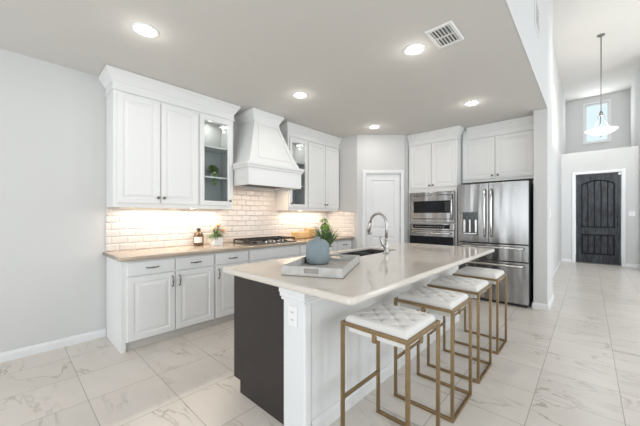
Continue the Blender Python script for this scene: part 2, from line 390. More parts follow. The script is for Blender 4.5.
# pantry door: casing, slab with two raised panels, knob, hinges
d1 = bpy.data.objects.new('door_1', None); COL.objects.link(d1); d1.matrix_world = PM; struct(d1)
def casing(x0, x1, z1, wd, parent, y=0.0, back=0.0):
    c = MB()
    sec = [(0, 0), (0, -0.010), (0.012, -0.018), (wd - 0.02, -0.018), (wd - 0.008, -0.012), (wd, -0.012), (wd, 0)]
    def strip(fn):
        c.loops([[fn(i, yy, e) for i, yy in sec] for e in (0, 1)])
    strip(lambda i, yy, e: (x0 - wd + i, y + yy, 0 if e == 0 else z1 + wd - i))
    strip(lambda i, yy, e: (x1 + wd - i, y + yy, 0 if e == 0 else z1 + wd - i))
    strip(lambda i, yy, e: ((x0 - wd + i) if e == 0 else (x1 + wd - i), y + yy, z1 + wd - i))
    return c.build('casing', 'trimw', parent)
casing(PU0, PU1, PZ, 0.068, d1, -0.001)
b = MB(); x0, x1 = PU0 + 0.004, PU1 - 0.004
RP = [(0, 0), (0.010, 0.012), (0.024, 0.012), (0.05, 0.003)]
b.box(x0, x0 + 0.10, 0.02, 0.055, 0.01, PZ - 0.005); b.box(x1 - 0.10, x1, 0.02, 0.055, 0.01, PZ - 0.005)
for z0, z1 in ((0.01, 0.22), (0.93, 1.06), (PZ - 0.115, PZ - 0.005)): b.box(x0 + 0.10, x1 - 0.10, 0.02, 0.055, z0, z1)
for z0, z1 in ((0.22, 0.93), (1.06, PZ - 0.115)): b.panel(x0 + 0.10, x1 - 0.10, z0, z1, 0.022, 0.03, RP)
b.build('door_panel', 'trimw', d1)
k = MB(Matrix.Translation((x0 + 0.065, 0.02, 0.99)) @ Matrix.Rotation(PI / 2, 4, 'X'))
k.lathe([(0.031, 0), (0.031, 0.008), (0.012, 0.012), (0.011, 0.035), (0.022, 0.045), (0.028, 0.058), (0.024, 0.070), (0.008, 0.076)], 20)
k.build('door_knob', 'nickel', d1)
for z in (0.25, 1.05, 1.80): MB().box(x1 - 0.004, x1 + 0.006, -0.004 + 0.012, 0.02, z - 0.045, z + 0.045).build('hinge', 'nickel', d1)

# entry door: rustic black planks, arched upper panel
d2 = bpy.data.objects.new('door_2', None); COL.objects.link(d2); d2.location = (0, 10.82, 0); struct(d2)
casing(DX0, DX1, DZ, 0.075, d2, -0.001)
x0, x1, zt = DX0 + 0.012, DX1 - 0.012, DZ - 0.008
W = x1 - x0; st = 0.115
f = MB()
f.box(x0, x0 + st, 0.012, 0.09, 0.02, zt); f.box(x1 - st, x1, 0.012, 0.09, 0.02, zt)
f.box(x0 + st, x1 - st, 0.012, 0.09, 0.02, 0.26); f.box(x0 + st, x1 - st, 0.012, 0.09, 0.80, 0.99)
n = 16; ax0, ax1 = x0 + st, x1 - st; arc = []
for i in range(n + 1):
    q = i / n; arc.append((ax0 + (ax1 - ax0) * q, 2.16 + 0.115 * math.sin(PI * q) ** 0.8 if 0 < q < 1 else 2.16))
for i in range(n):                                # the arched top rail
    (xa, za), (xb, zb_) = arc[i], arc[i + 1]
    f.loops([[(xa, yy, za), (xb, yy, zb_), (xb, yy, zt), (xa, yy, zt)] for yy in (0.012, 0.09)])
f.build('door_frame_rails', 'rustic', d2, 0.004)
p = MB(); nb = 5
for z0, z1 in ((0.26, 0.80), (0.99, 2.30)):
    for i in range(nb):
        a = ax0 + (ax1 - ax0) * i / nb; c = ax0 + (ax1 - ax0) * (i + 1) / nb
        p.box(a + 0.009, c - 0.009, 0.060, 0.082, z0, z1)
MB().box(ax0, ax1, 0.078, 0.092, 0.26, 2.30).build('door_core', 'doorshade', d2)
p.build('plank_panel', 'rustic', d2, 0.004)
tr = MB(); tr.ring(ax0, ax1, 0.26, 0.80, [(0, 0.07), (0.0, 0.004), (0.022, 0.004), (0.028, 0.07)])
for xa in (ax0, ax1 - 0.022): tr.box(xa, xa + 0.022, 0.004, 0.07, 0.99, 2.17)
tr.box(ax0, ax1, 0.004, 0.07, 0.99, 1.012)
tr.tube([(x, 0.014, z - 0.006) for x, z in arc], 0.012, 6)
tr.build('panel_moulding', 'doorshade', d2)
h = MB(); h.box(x1 - 0.085, x1 - 0.04, 0.008, 0.02, 1.00, 1.22)
h.tube([(x1 - 0.062, 0.01, 1.03), (x1 - 0.062, -0.04, 1.04), (x1 - 0.062, -0.045, 1.10), (x1 - 0.062, -0.04, 1.16), (x1 - 0.062, 0.01, 1.17)], 0.009)
h.lathe([(0.026, 0), (0.026, 0.015), (0.01, 0.02)], 16, mtx=Matrix.Translation((x1 - 0.062, 0.02, 1.29)) @ Matrix.Rotation(PI / 2, 4, 'X'))
h.build('door_handle', 'black', d2)
MB().box(DX0, DX1, -0.01, 0.10, 0.0, 0.018).build('threshold', 'pull', d2)
sn = MB().box(-0.028, 0.028, -0.022, 0, -0.028, 0.028).build('door_sensor', 'plastic', None, 0.008, loc=(0.585, 10.838, 2.405))
tag(sn, 'small white sensor at the top right corner of the black entry door', 'sensor')

# high foyer window
w1 = bpy.data.objects.new('window_1', None); COL.objects.link(w1); w1.location = (0, WY, 0); struct(w1)
MB().ring(WX0 - 0.045, WX1 + 0.045, WZ0 - 0.045, WZ1 + 0.045, [(0, -0.001), (0, -0.012), (0.045, -0.012), (0.045, -0.001)]).build('casing', 'trimw', w1)
MB().ring(WX0, WX1, WZ0, WZ1, [(0, 0.03), (0, 0.09), (0.035, 0.09), (0.035, 0.03)]).build('window_frame', 'trimw', w1)
MB().box(WX0 + 0.03, WX1 - 0.03, 0.055, 0.061, WZ0 + 0.03, WZ1 - 0.03).build('pane', 'glass', w1)
MB().box(WX0 - 0.05, WX1 + 0.05, -0.05, 0.0, WZ0 - 0.055, WZ0 - 0.03).build('window_sill', 'trimw', w1, 0.004)

# ------------------------------------------------------------------ cabinet parts
DOORP = [(0, 0.003), (0.003, 0), (0.052, 0), (0.057, 0.007), (0.068, 0.007), (0.094, 0.001), (0.098, 0.001)]
DRAWP = [(0, 0.004), (0.004, 0), (0.012, 0)]
def knob(x, z, parent, yf=0.0):
    k = MB(Matrix.Translation((x, yf, z)) @ Matrix.Rotation(PI / 2, 4, 'X'))
    k.lathe([(0.009, 0), (0.007, 0.003), (0.006, 0.012), (0.014, 0.017), (0.0175, 0.023), (0.012, 0.028), (0.003, 0.029)], 14)
    return k.build('knob', 'pull', parent)
def pull(x, z, parent, vert=False, L=0.105, yf=0.0):
    a, c = (Vector((0, 0, 1)), None) if vert else (Vector((1, 0, 0)), None)
    P = Vector((x, yf, z)); h = MB()
    pts = []
    for q in (-1, -0.96, -0.8, -0.4, 0, 0.4, 0.8, 0.96, 1):
        out = 0.004 if abs(q) == 1 else (0.018 if abs(q) > 0.9 else 0.026 + 0.004 * (1 - abs(q)))
        pts.append(P + a * (q * L / 2) + Vector((0, -out, 0)))
    h.tube(pts, [0.0075, 0.006, 0.0055, 0.0065, 0.0085, 0.0065, 0.0055, 0.006, 0.0075], 8)
    for q in (-1, 1): h.tube([P + a * (q * L / 2), P + a * (q * L / 2) + Vector((0, -0.012, 0))], 0.0065, 8)
    return h.build('handle', 'pull', parent)
def door(x0, x1, z0, z1, parent, knobat=None, handle=None, name='door', prof=DOORP):
    d = MB().panel(x0, x1, z0, z1, 0, 0.019, prof).build(name, 'white', parent)
    if knobat: knob(*knobat, d)
    if handle: pull(handle[0], handle[1], d, True)
    return d
def drawer(x0, x1, z0, z1, parent, handle=True, name='drawer'):
    d = MB().panel(x0, x1, z0, z1, 0, 0.019, DRAWP).build(name, 'white', parent)
    if handle: pull((x0 + x1) / 2, (z0 + z1) / 2, d)
    return d
def glass_door(x0, x1, z0, z1, parent, knobat):
    d = MB().ring(x0, x1, z0, z1, [(0, 0.019), (0, 0.003), (0.003, 0), (0.046, 0), (0.052, 0.008), (0.058, 0.010), (0.058, 0.019)]).build('door', 'white', parent)
    MB().box(x0 + 0.054, x1 - 0.054, 0.012, 0.015, z0 + 0.054, z1 - 0.054).build('glass_pane', 'glass', d)
    knob(*knobat, d); return d

# ---- base cabinets of the left run (front towards +X)
XF = -3.222
def base_cab(y0, y1, label, fronts, side=False):
    t = thing('base_cabinet', label, 'cabinet', (XF, y0, 0), PI / 2, 'white base cabinets along the left wall')
    wd = y1 - y0 - 0.002
    MB().box(0.001, wd, 0.020, 0.605, 0.085, 0.872).build('body', 'white', t, 0.001)
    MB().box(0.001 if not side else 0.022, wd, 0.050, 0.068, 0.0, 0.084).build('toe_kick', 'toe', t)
    if side: MB().box(-0.018, 0.020, 0.021, 0.610, 0.0, 0.084).box(-0.018, 0.0, 0.021, 0.610, 0.084, 0.872).build('end_panel', 'white', t)
    for q in fronts:
        if q[0] == 'drawer': drawer(q[1] - y0, q[2] - y0, 0.722, 0.852, t)
        if q[0] == 'false': drawer(q[1] - y0, q[2] - y0, 0.722, 0.852, t, False, 'false_front')
        if q[0] == 'door': door(q[1] - y0, q[2] - y0, 0.095, 0.708, t, None, (q[3] - y0, 0.615))
    return t
base_cab(0.755, 1.668, 'white base cabinet at the left end, beside the bare wall', [('drawer', 0.785, 1.216), ('drawer', 1.228, 1.655), ('door', 0.785, 1.216, 1.190), ('door', 1.228, 1.655, 1.262)], True)
base_cab(1.668, 2.135, 'narrow white base cabinet with one drawer, under the flower pot and bottle', [('drawer', 1.680, 2.122), ('door', 1.680, 2.122, 1.71)])
base_cab(2.135, 3.035, 'wide white base cabinet under the gas cooktop', [('false', 2.148, 3.022), ('door', 2.148, 2.580, 2.55), ('door', 2.590, 3.022, 2.62)])
base_cab(3.035, 3.51, 'white base cabinet just right of the cooktop, under the golden basket', [('drawer', 3.048, 3.498), ('door', 3.048, 3.498, 3.08)])
base_cab(3.51, 4.355, 'white base cabinet at the far end of the run, with two small drawers', [('drawer', 3.525, 3.925), ('drawer', 3.937, 4.34), ('door', 3.525, 3.925, 3.90), ('door', 3.937, 4.34, 3.965)])

# ---- perimeter worktop
def slab(outline, z0, z1, hole=None, r=0.010):
    """stone slab with eased edges; outline counter-clockwise list of (x, y)"""
    P = [Vector(p) for p in outline]; n = len(P)
    def off(d):
        out = []
        for i in range(n):
            a = (P[i] - P[i - 1]).normalized(); c = (P[(i + 1) % n] - P[i]).normalized()
            na, nc = Vector((-a.y, a.x)), Vector((-c.y, c.x)); m = (na + nc).normalized(); m = m / max(0.3, m.dot(na))
            out.append(P[i] + m * d)
        return out
    sec = [(r, z0), (r * 0.3, z0 + r * 0.3), (0, z0 + r), (0, z1 - r), (r * 0.3, z1 - r * 0.3), (r, z1)]
    bm = bmesh.new(); Ls = []
    for d, z in sec: Ls.append([bm.verts.new((p.x, p.y, z)) for p in off(d)])
    for a, c in zip(Ls, Ls[1:]):
        for i in range(n):
            fc = bm.faces.new((a[i], a[(i + 1) % n], c[(i + 1) % n], c[i])); fc.smooth = True
    H = []
    if hole:
        for z in (z0, z1): H.append([bm.verts.new((x, y, z)) for x, y in hole])
        for i in range(len(hole)): bm.faces.new((H[0][i], H[0][(i + 1) % len(hole)], H[1][(i + 1) % len(hole)], H[1][i]))
    for top, L in ((0, Ls[0]), (1, Ls[-1])):
        es = [bm.edges.get((L[i], L[(i + 1) % n])) for i in range(n)]
        if hole: es += [bm.edges.get((H[top][i], H[top][(i + 1) % len(hole)])) for i in range(len(hole))]
        bmesh.ops.triangle_fill(bm, use_beauty=True, use_dissolve=False, edges=es)
    bmesh.ops.recalc_face_normals(bm, faces=bm.faces[:])
    return bm
def bmobj(bm, name, m, parent=None):
    me = bpy.data.meshes.new(name); bm.to_mesh(me); bm.free(); me.materials.append(M[m]); o = bpy.data.objects.new(name, me); COL.objects.link(o); o.parent = parent; return o
def arc_pts(cx, cy, r, a0, a1, n=6): return [(cx + r * math.cos(math.radians(a0 + (a1 - a0) * i / n)), cy + r * math.sin(math.radians(a0 + (a1 - a0) * i / n))) for i in range(n + 1)]
o = bmobj(slab([(XW + 0.001, 0.708)] + arc_pts(-3.215, 0.748, 0.04, -90, 0) + [(-3.175, 4.358), (XW + 0.001, 4.358)], 0.8735, 0.915), 'countertop', 'counter')
tag(o, 'long beige stone countertop along the tiled left wall', 'countertop')

# ---- upper cabinets
XU = -3.52; ZB, ZT = 1.392, 2.60
def upper(y0, y1, label, glass=False, doors=()):
    t = thing('wall_cabinet', label, 'cabinet', (XU, y0, 0), PI / 2, 'white wall cabinets over the left counter')
    wd = y1 - y0 - 0.001; D = 0.318
    Z2 = ZB + 0.036
    rail = lambda b: b.box(0, wd, 0.020, 0.038, ZB, Z2).box(0, 0.016, 0.038, D, ZB, Z2).box(wd - 0.016, wd, 0.038, D, ZB, Z2)
    if not glass:
        rail(MB()).box(0.0, wd, 0.020, D, Z2, ZT).build('body', 'white', t)
    else:
        rail(MB()).box(0, 0.018, 0.02, D, Z2, ZT).box(wd - 0.018, wd, 0.02, D, Z2, ZT).box(0.018, wd - 0.018, 0.02, D, Z2, Z2 + 0.012).box(0.018, wd - 0.018, 0.02, D, ZT - 0.02, ZT) \
            .box(0.018, 0.05, 0.02, 0.035, ZB + .048, ZT - .02).box(wd - 0.05, wd - 0.018, 0.02, 0.035, ZB + .048, ZT - .02).box(0.05, wd - 0.05, 0.02, 0.035, ZB + .048, ZB + .075).box(0.05, wd - 0.05, 0.02, 0.035, ZT - .06, ZT - .02).build('body', 'white', t)
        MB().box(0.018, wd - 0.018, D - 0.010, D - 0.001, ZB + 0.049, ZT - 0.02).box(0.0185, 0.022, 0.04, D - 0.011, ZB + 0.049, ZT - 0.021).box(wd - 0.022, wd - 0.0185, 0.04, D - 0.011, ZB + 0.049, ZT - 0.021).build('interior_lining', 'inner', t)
        for z in (1.81, 2.20): MB().box(0.024, wd - 0.024, 0.045, D - 0.012, z - 0.018, z).build('shelf', 'white', t)
        pk = MB(Matrix.Translation((wd / 2, 0.17, ZT - 0.0215))); pk.lathe([(0.03, 0), (0.03, -0.012), (0.024, -0.014)], 16); pk = pk.build('puck_light', 'lamp', t)
        area_light('puck_glow', (wd / 2, 0.17, ZT - 0.04), (0, 0, 0), 0.05, 0.05, 0.8, (1, 0.95, 0.88), 'DISK', t)
    for q in doors:
        if glass: glass_door(q[0] - y0, q[1] - y0, ZB + 0.045, ZT - 0.035, t, (q[2] - y0, 1.502))
        else: door(q[0] - y0, q[1] - y0, ZB + 0.045, ZT - 0.035, t, (q[2] - y0, 1.502))
    return t
upper(0.738, 1.615, 'white two door wall cabinet at the far left, over the counter', False, [(0.768, 1.172, 1.148), (1.184, 1.603, 1.21)])
upper(1.615, 2.092, 'glass door wall cabinet left of the range hood, with a trailing plant inside', True, [(1.628, 2.062, 2.030)])
upper(3.065, 3.505, 'glass door wall cabinet right of the range hood, partly behind it', True, [(3.095, 3.495, 3.12)])
upper(3.505, 4.352, 'white two door wall cabinet in the corner right of the range hood', False, [(3.518, 3.945, 3.920), (3.957, 4.335, 3.985)])
CR = [(0.001, 2.585), (0.016, 2.588), (0.016, 2.600), (0.008, 2.604), (0.008, 2.672), (0.016, 2.676), (0.022, 2.690), (0.035, 2.712), (0.048, 2.735), (0.062, 2.752), (0.070, 2.758), (0.070, 2.786), (0.001, 2.786)]
tag(MB().sweep([(XW + 0.002, 0.738), (XU - .02, 0.738), (XU - .02, 2.093), (XW + 0.002, 2.093)], CR).box(XW + .002, XU - .021, 0.739, 2.092, 2.602, 2.78).build('crown_moulding', 'white'), 'white crown moulding over the cabinets left of the range hood', 'crown moulding', 'white crown mouldings')
tag(MB().sweep([(XW + 0.002, 3.064), (XU - .02, 3.064), (XU - .02, 4.366)], CR).box(XW + .002, XU - .021, 3.065, 4.366, 2.602, 2.78).build('crown_moulding', 'white'), 'white crown moulding over the cabinets right of the range hood', 'crown moulding', 'white crown mouldings')

# under-cabinet lights
for y0, y1, lab in ((0.86, 2.0, 'slim warm light bar under the wall cabinets left of the range hood'), (3.16, 4.1, 'slim warm light bar under the wall cabinets right of the range hood')):
    t = thing('under_cabinet_light', lab, 'light', (-3.72, (y0 + y1) / 2, 1.4275), 0, 'under cabinet light bars')
    L = y1 - y0
    MB().box(-0.016, 0.016, -L / 2, L / 2, -0.012, 0.0).build('housing', 'plastic', t)
    MB().box(-0.011, 0.011, -L / 2 + 0.02, L / 2 - 0.02, -0.0145, -0.0125).build('diffuser', 'led', t)
    area_light('bar_glow', (0, 0, -0.02), (0, math.radians(-22), 0), 0.02, L, 6.5 * L, (1, 0.86, 0.70), 'RECTANGLE', t)

# ---- range hood
t = thing('range_hood', 'white tapered wood range hood over the cooktop', 'range hood', (XW, 2.57, 0), PI / 2)
# local: x along the wall, -y into the room; bottom half width .465, depth .66
b = MB(); HW = 0.462; HD = 0.645
b.box(-HW, HW, -HD, -0.012, 1.90, 1.935); b.box(-HW, -HW + 0.03, -HD, -0.012, 1.708, 1.90); b.box(HW - 0.03, HW, -HD, -0.012, 1.708, 1.90)
b.box(-HW + 0.03, HW - 0.03, -HD, -HD + 0.03, 1.708, 1.90); b.box(-HW + .03, HW - .03, -0.05, -0.012, 1.708, 1.90)
b.build('apron', 'white', t, 0.003)
HP = [(0.0, 1.930), (0.012, 1.932), (0.018, 1.945), (0.018, 1.955), (0.032, 1.972), (0.036, 1.99), (0.036, 2.004), (0.001, 2.012)]
MB().sweep([(-HW, -0.012), (-HW, -HD), (HW, -HD), (HW, -0.012)], HP).build('apron_moulding', 'white', t)
# tapered, slightly concave body
def hood_sec(z):
    q = (z - 2.008) / (2.64 - 2.008); q = min(1, max(0, q)); e = q ** 0.86
    return 0.445 + (0.215 - 0.445) * e, 0.625 + (0.405 - 0.625) * e
L = []
for i in range(13):
    z = 2.008 + (2.68 - 2.008) * i / 12; hw, hd = hood_sec(z)
    L.append([(-hw, -hd, z), (hw, -hd, z), (hw, -0.003, z), (-hw, -0.003, z)])
MB().loops(L).build('tapered_body', 'white', t)
# raised frame and panel on the front of the taper
def hp(fx, z, out=0.0):                       # fx -1..1 across the front
    hw, hd = hood_sec(z); return (fx * hw, -hd - out, z)
fr = MB(); za, zb2 = 2.055, 2.60
def fstrip(fx0, fx1, z0, z1, out0, out1, n=10):
    rows = []
    for i in range(n + 1):
        z = z0 + (z1 - z0) * i / n
        rows.append([hp(fx0, z, -0.002), hp(fx0, z, out0), hp(fx1, z, out1), hp(fx1, z, -0.002)])
    fr.loops(rows)
fstrip(-1.0, -0.80, 2.012, 2.66, 0.012, 0.012); fstrip(0.80, 1.0, 2.012, 2.66, 0.012, 0.012)
fstrip(-0.80, 0.80, 2.012, za, 0.012, 0.012, 2); fstrip(-0.80, 0.80, zb2, 2.66, 0.012, 0.012, 2)
fr.build('front_frame', 'white', t)
fr = MB(); fstrip(-0.68, 0.68, za + 0.035, zb2 - 0.03, 0.009, 0.009); fr.build('front_panel', 'white', t, 0.004)
HC = [(0.0, 2.648), (0.010, 2.650), (0.010, 2.664), (0.018, 2.680), (0.034, 2.715), (0.052, 2.742), (0.062, 2.755), (0.062, 2.786), (0.0, 2.786)]
hw, hd = hood_sec(2.66)
MB().sweep([(-hw, -0.012), (-hw, -hd), (hw, -hd), (hw, -0.012)], HC).box(-hw + .001, hw - .001, -hd + .001, -0.004, 2.681, 2.78).build('hood_crown', 'white', t)
ins = MB(); ins.box(-0.36, 0.36, -0.50, -0.14, 1.735, 1.76); ins.box(-HW + .03, HW - .03, -HD + .03, -0.05, 1.76, 1.775)
ins.build('hood_insert', 'steel', t, 0.004)
gr = MB()
for i in range(9): gr.box(-0.30 + i * 0.067, -0.275 + i * 0.067, -0.44, -0.20, 1.728, 1.735)
gr.build('filter', 'pull', t)
for x in (-0.25, 0.25): area_light('hood_glow', (x, -0.36, 1.72), (0, 0, 0), 0.06, 0.06, 1.6, (1, 0.72, 0.45), 'DISK', t)

# ------------------------------------------------------------------ oven tower and refrigerator wall
TX0, TX1, TY = -2.474, -1.617, 5.09
t = thing('oven_cabinet', 'tall white cabinet holding the built-in microwave and oven', 'cabinet', (TX0, TY, 0)); TW = TX1 - TX0
b = MB(); b.box(0, 0.034, 0.02, 0.64, 0, 2.60); b.box(TW - 0.028, TW, 0.02, 0.64, 0, 2.60); b.box(0.034, TW - 0.028, 0.60, 0.64, 0.0, 2.60)
b.box(0.034, TW - 0.028, 0.02, 0.60, 1.725, 1.80); b.box(0.034, TW - 0.028, 0.02, 0.60, 1.169, 1.188); b.box(0.034, TW - 0.028, 0.02, 0.60, 0.40, 0.45); b.box(0.034, TW - 0.028, 0.02, 0.60, 2.56, 2.60)
b.box(0.034, TW - 0.028, 0.02, 0.60, 0.06, 0.10)
b.build('body', 'white', t, 0.0015)
door(0.026, TW / 2 + 0.002, 1.80, 2.575, t, (TW / 2 - 0.028, 1.84)); door(TW / 2 + 0.008, TW - 0.026, 1.80, 2.575, t, (TW / 2 + 0.038, 1.84))
drawer(0.03, TW - 0.03, 0.11, 0.39, t)
tag(MB().sweep([(TX0 + .001, TY + 0.02), (TX1, TY + 0.02), (TX1, 5.28)], CR).box(TX0 + .001, TX1 - .001, TY + .021, 5.7, 2.602, 2.78).build('crown_moulding', 'white'), 'white crown moulding over the tall oven cabinet', 'crown moulding', 'white crown mouldings')

# microwave
MX0, MX1 = TX0 + 0.036, TX1 - 0.030
t = thing('microwave', 'built-in stainless steel microwave above the wall oven', 'microwave', (MX0, TY, 1.19)); mw = MX1 - MX0; mh = 0.53
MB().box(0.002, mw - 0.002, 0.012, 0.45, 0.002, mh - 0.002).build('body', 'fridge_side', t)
MB().ring(0.0, mw, 0.0, mh, [(0, 0.011), (0, -0.012), (0.008, -0.016), (0.052, -0.016), (0.060, -0.010), (0.060, 0.011)]).build('trim_frame', 'steel', t)
MB().box(0.062, mw - 0.062, -0.020, 0.010, 0.062, mh - 0.062).build('door', 'steel', t, 0.004)
MB().box(0.082, mw - 0.066, -0.0235, -0.0205, 0.165, 0.375).build('window', 'blackglass', t)
MB().box(mw - 0.155, mw - 0.075, -0.0255, -0.024, 0.185, 0.355).build('keypad', 'black', t)
h = MB(); h.tube([(mw - 0.032, -0.016, 0.05), (mw - 0.032, -0.052, 0.07), (mw - 0.032, -0.060, 0.16), (mw - 0.032, -0.062, 0.265), (mw - 0.032, -0.060, 0.37), (mw - 0.032, -0.052, 0.46), (mw - 0.032, -0.016, 0.48)], 0.013, 10)
h.build('handle', 'steelh', t)
# wall oven
t = thing('wall_oven', 'built-in stainless steel oven with black glass door below the microwave', 'oven', (MX0, TY, 0.452)); oh = 0.715
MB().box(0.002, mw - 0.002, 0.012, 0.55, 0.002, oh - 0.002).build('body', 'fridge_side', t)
MB().box(0, mw, -0.018, 0.011, oh - 0.112, oh).build('control_panel', 'steel', t, 0.003)
MB().box(0.065, mw - 0.075, -0.0205, -0.0182, oh - 0.085, oh - 0.018).build('display', 'blackglass', t)
kp = MB()
for i in range(12): MB().box(0.11 + i * 0.045, 0.125 + i * 0.045, -0.0218, -0.0206, oh - 0.058, oh - 0.050).build('touch_key', 'plastic', t)
MB().box(0, mw, -0.028, 0.011, 0.0, oh - 0.118).build('door', 'steel', t, 0.003)
MB().box(0.012, mw - 0.012, -0.0315, -0.0285, 0.06, oh - 0.222).build('door_glass', 'blackglass', t)
h = MB(); zz = oh - 0.165
h.tube([(0.05, -0.075, zz), (mw - 0.05, -0.075, zz)], 0.0145, 12)
for x in (0.09, mw - 0.09): h.tube([(x, -0.028, zz), (x, -0.075, zz)], 0.010, 8)
h.build('handle', 'steelh', t)

# cabinet over the refrigerator
FX0, FX1, FY = -1.603, -0.596, 5.32
t = thing('fridge_top_cabinet', 'white two door cabinet above the refrigerator', 'cabinet', (FX0, FY, 0)); fw = FX1 - FX0
MB().box(0, fw, 0.02, 0.42, 1.865, 2.60).build('body', 'white', t)
for a, c, kx in ((0.01, fw / 2 - 0.012, fw / 2 - 0.045), (fw / 2 + 0.0, fw - 0.012, fw / 2 + 0.035)): door(a, c, 1.905, 2.575, t, (kx, 1.955))
MB().box(fw + 0.002, fw + 0.015, 0.01, 0.42, 1.865, 2.60).build('filler_strip', 'white', t)
tag(MB().sweep([(-1.52, FY + 0.02), (FX1 + .015, FY + 0.02)], CR).box(-1.6, FX1 + .014, FY + .021, 5.7, 2.602, 2.78).build('crown_moulding', 'white'), 'white crown moulding over the cabinet above the refrigerator', 'crown moulding', 'white crown mouldings')

# refrigerator
RX0, RX1, RY = -1.560, -0.618, 4.95
t = thing('refrigerator', 'stainless steel french door refrigerator with water dispenser and two drawers', 'refrigerator', (RX0, RY, 0)); rw = RX1 - RX0
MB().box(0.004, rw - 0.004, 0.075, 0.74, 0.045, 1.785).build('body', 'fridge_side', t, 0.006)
def fdoor(name, x0, x1, z0, z1, holes=None):
    """gently bowed steel front"""
    n = 14; b = MB(); xs = [x0 + (x1 - x0) * i / n for i in range(n + 1)]
    cxx = rw / 2; bow = lambda x: 0.012 * ((x - cxx) / (rw / 2)) ** 2
    L = [[(x, bow(x), z0) for x in xs] + [(x1, 0.068, z0), (x0, 0.068, z0)], [(x, bow(x), z1) for x in xs] + [(x1, 0.068, z1), (x0, 0.068, z1)]]
    return b.loops(L).build(name, 'steel', t, 0.004)
xm = rw * 0.474
dl = fdoor('left_door', 0.003, xm - 0.003, 0.895, 1.80); dr = fdoor('right_door', xm + 0.003, rw - 0.003, 0.895, 1.80)
d3 = fdoor('middle_drawer', 0.003, rw - 0.003, 0.645, 0.882); d4 = fdoor('freezer_drawer', 0.003, rw - 0.003, 0.045, 0.632)
MB().box(0.02, rw - 0.02, 0.03, 0.07, 0.012, 0.043).build('base_grille', 'black', t)
for x in (0.06, rw - 0.06): MB().lathe([(0.022, 0.0), (0.022, 0.03), (0.012, 0.045)], 12, (x, 0.10, 0)).box(x - .035, x + .035, .035, .16, .0, .022).build('foot', 'fridge_side', t)
for x in (0.05, rw - 0.05): MB().box(x - 0.045, x + 0.045, 0.05, 0.14, 1.786, 1.806).build('hinge_cover', 'fridge_side', t, 0.004)
for dd, x in ((dl, xm - 0.048), (dr, xm + 0.040)):
    MB().tube([(x, 0.0, 0.995), (x, -0.045, 1.02), (x, -0.055, 1.14), (x, -0.058, 1.35), (x, -0.055, 1.56), (x, -0.045, 1.675), (x, 0.0, 1.70)], 0.0165, 12).build('handle', 'steelh', dd)
for dd, z in ((d3, 0.835), (d4, 0.585)):
    MB().tube([(0.06, 0.005, z), (0.08, -0.042, z), (0.25, -0.052, z), (rw / 2, -0.055, z), (rw - 0.25, -0.052, z), (rw - 0.08, -0.042, z), (rw - 0.06, 0.005, z)], 0.0165, 12).build('handle', 'steelh', dd)
# dispenser: frame, control display, recess with two dark levers
dsx0, dsx1 = 0.062, 0.315
MB().ring(dsx0, dsx1, 0.995, 1.375, [(0, 0.012), (0, -0.002), (0.004, -0.006), (0.014, -0.006), (0.018, 0.0), (0.018, 0.012)]).build('dispenser_frame', 'steel', dl)
MB().box(dsx0 + 0.018, dsx1 - 0.018, -0.005, 0.012, 1.255, 1.357).build('dispenser_display', mat('dispenser_screen', (0.07, 0.085, 0.085), 0.15, var=0.7, bscale=40), dl)
MB().box(dsx0 + 0.018, dsx1 - 0.018, -0.001, 0.012, 1.013, 1.255).build('dispenser_recess', mat('dispenser_grey', (0.05, 0.05, 0.055), 0.35, var=0.1), dl)
for x, hw_ in ((0.106, 0.016), (0.186, 0.013), (0.272, 0.016)): MB().box(x - hw_, x + hw_, -0.010, -0.0012, 1.045, 1.245).build('dispenser_lever', 'steelh', dl, 0.004)
MB().box(dsx0 + 0.03, dsx1 - 0.03, -0.018, -0.0012, 1.018, 1.034).build('drip_tray', 'steelh', dl)
lg = MB(); x = 0.735
for wd_ in (0.012, 0.008, 0.008, 0.005, 0.008, 0.008, 0.008, 0.008, 0.006): lg.box(x, x + wd_, 0.0, 0.006, 1.690, 1.703); x += wd_ + 0.003
lg.build('brand_lettering', 'plastic', dr).location = (0, -0.0012, 0)

# ------------------------------------------------------------------ island
IX0, IX1, IY0, IY1 = -2.035, -0.815, 1.098, 3.93
SX0, SX1, SY0, SY1 = -1.972, -1.600, 2.28, 3.04
t = thing('kitchen_island', 'long kitchen island with dark end panel, white column and light sides', 'island', (0, 0, 0))
MB().box(-1.972, -1.387, 1.172, 1.19, 0.09, 0.8735).box(-1.888, -1.387, 1.172, 1.19, 0.0, 0.09).build('end_panel', 'espresso', t, 0.002)
BX = -1.200
b = MB(); b.box(-1.945, -1.925, 1.192, 3.84, 0.09, 0.872); b.box(-1.925, BX - 0.005, 3.82, 3.84, 0.0, 0.872); b.box(-1.88, -1.86, 1.192, 3.84, 0, 0.09); b.box(-1.925, -1.42, 1.192, 3.82, 0.08, 0.10)
b.build('cabinet_body', 'espresso', t)
for i in range(5):
    y0 = 1.20 + i * 0.528
    d = MB(Matrix.Translation((-1.966, y0 + 0.524, 0)) @ Rz(-PI / 2)).panel(0, 0.52, 0.10, 0.862, 0, 0.019, DOORP).build('door', 'espresso', t)
b = MB(); b.box(BX - 0.012, BX, 1.2205, 3.84, 0, 0.872)
b.build('side_panel', 'islandgrey', t)
MB().sweep([(BX + 0.0005, 1.2205), (BX + 0.0005, 3.838)], [(0, 0), (0.014, 0), (0.014, 0.068), (0.010, 0.078), (0.006, 0.082), (0.005, 0.096), (0, 0.098)]).build('baseboard', 'islandgrey', t)
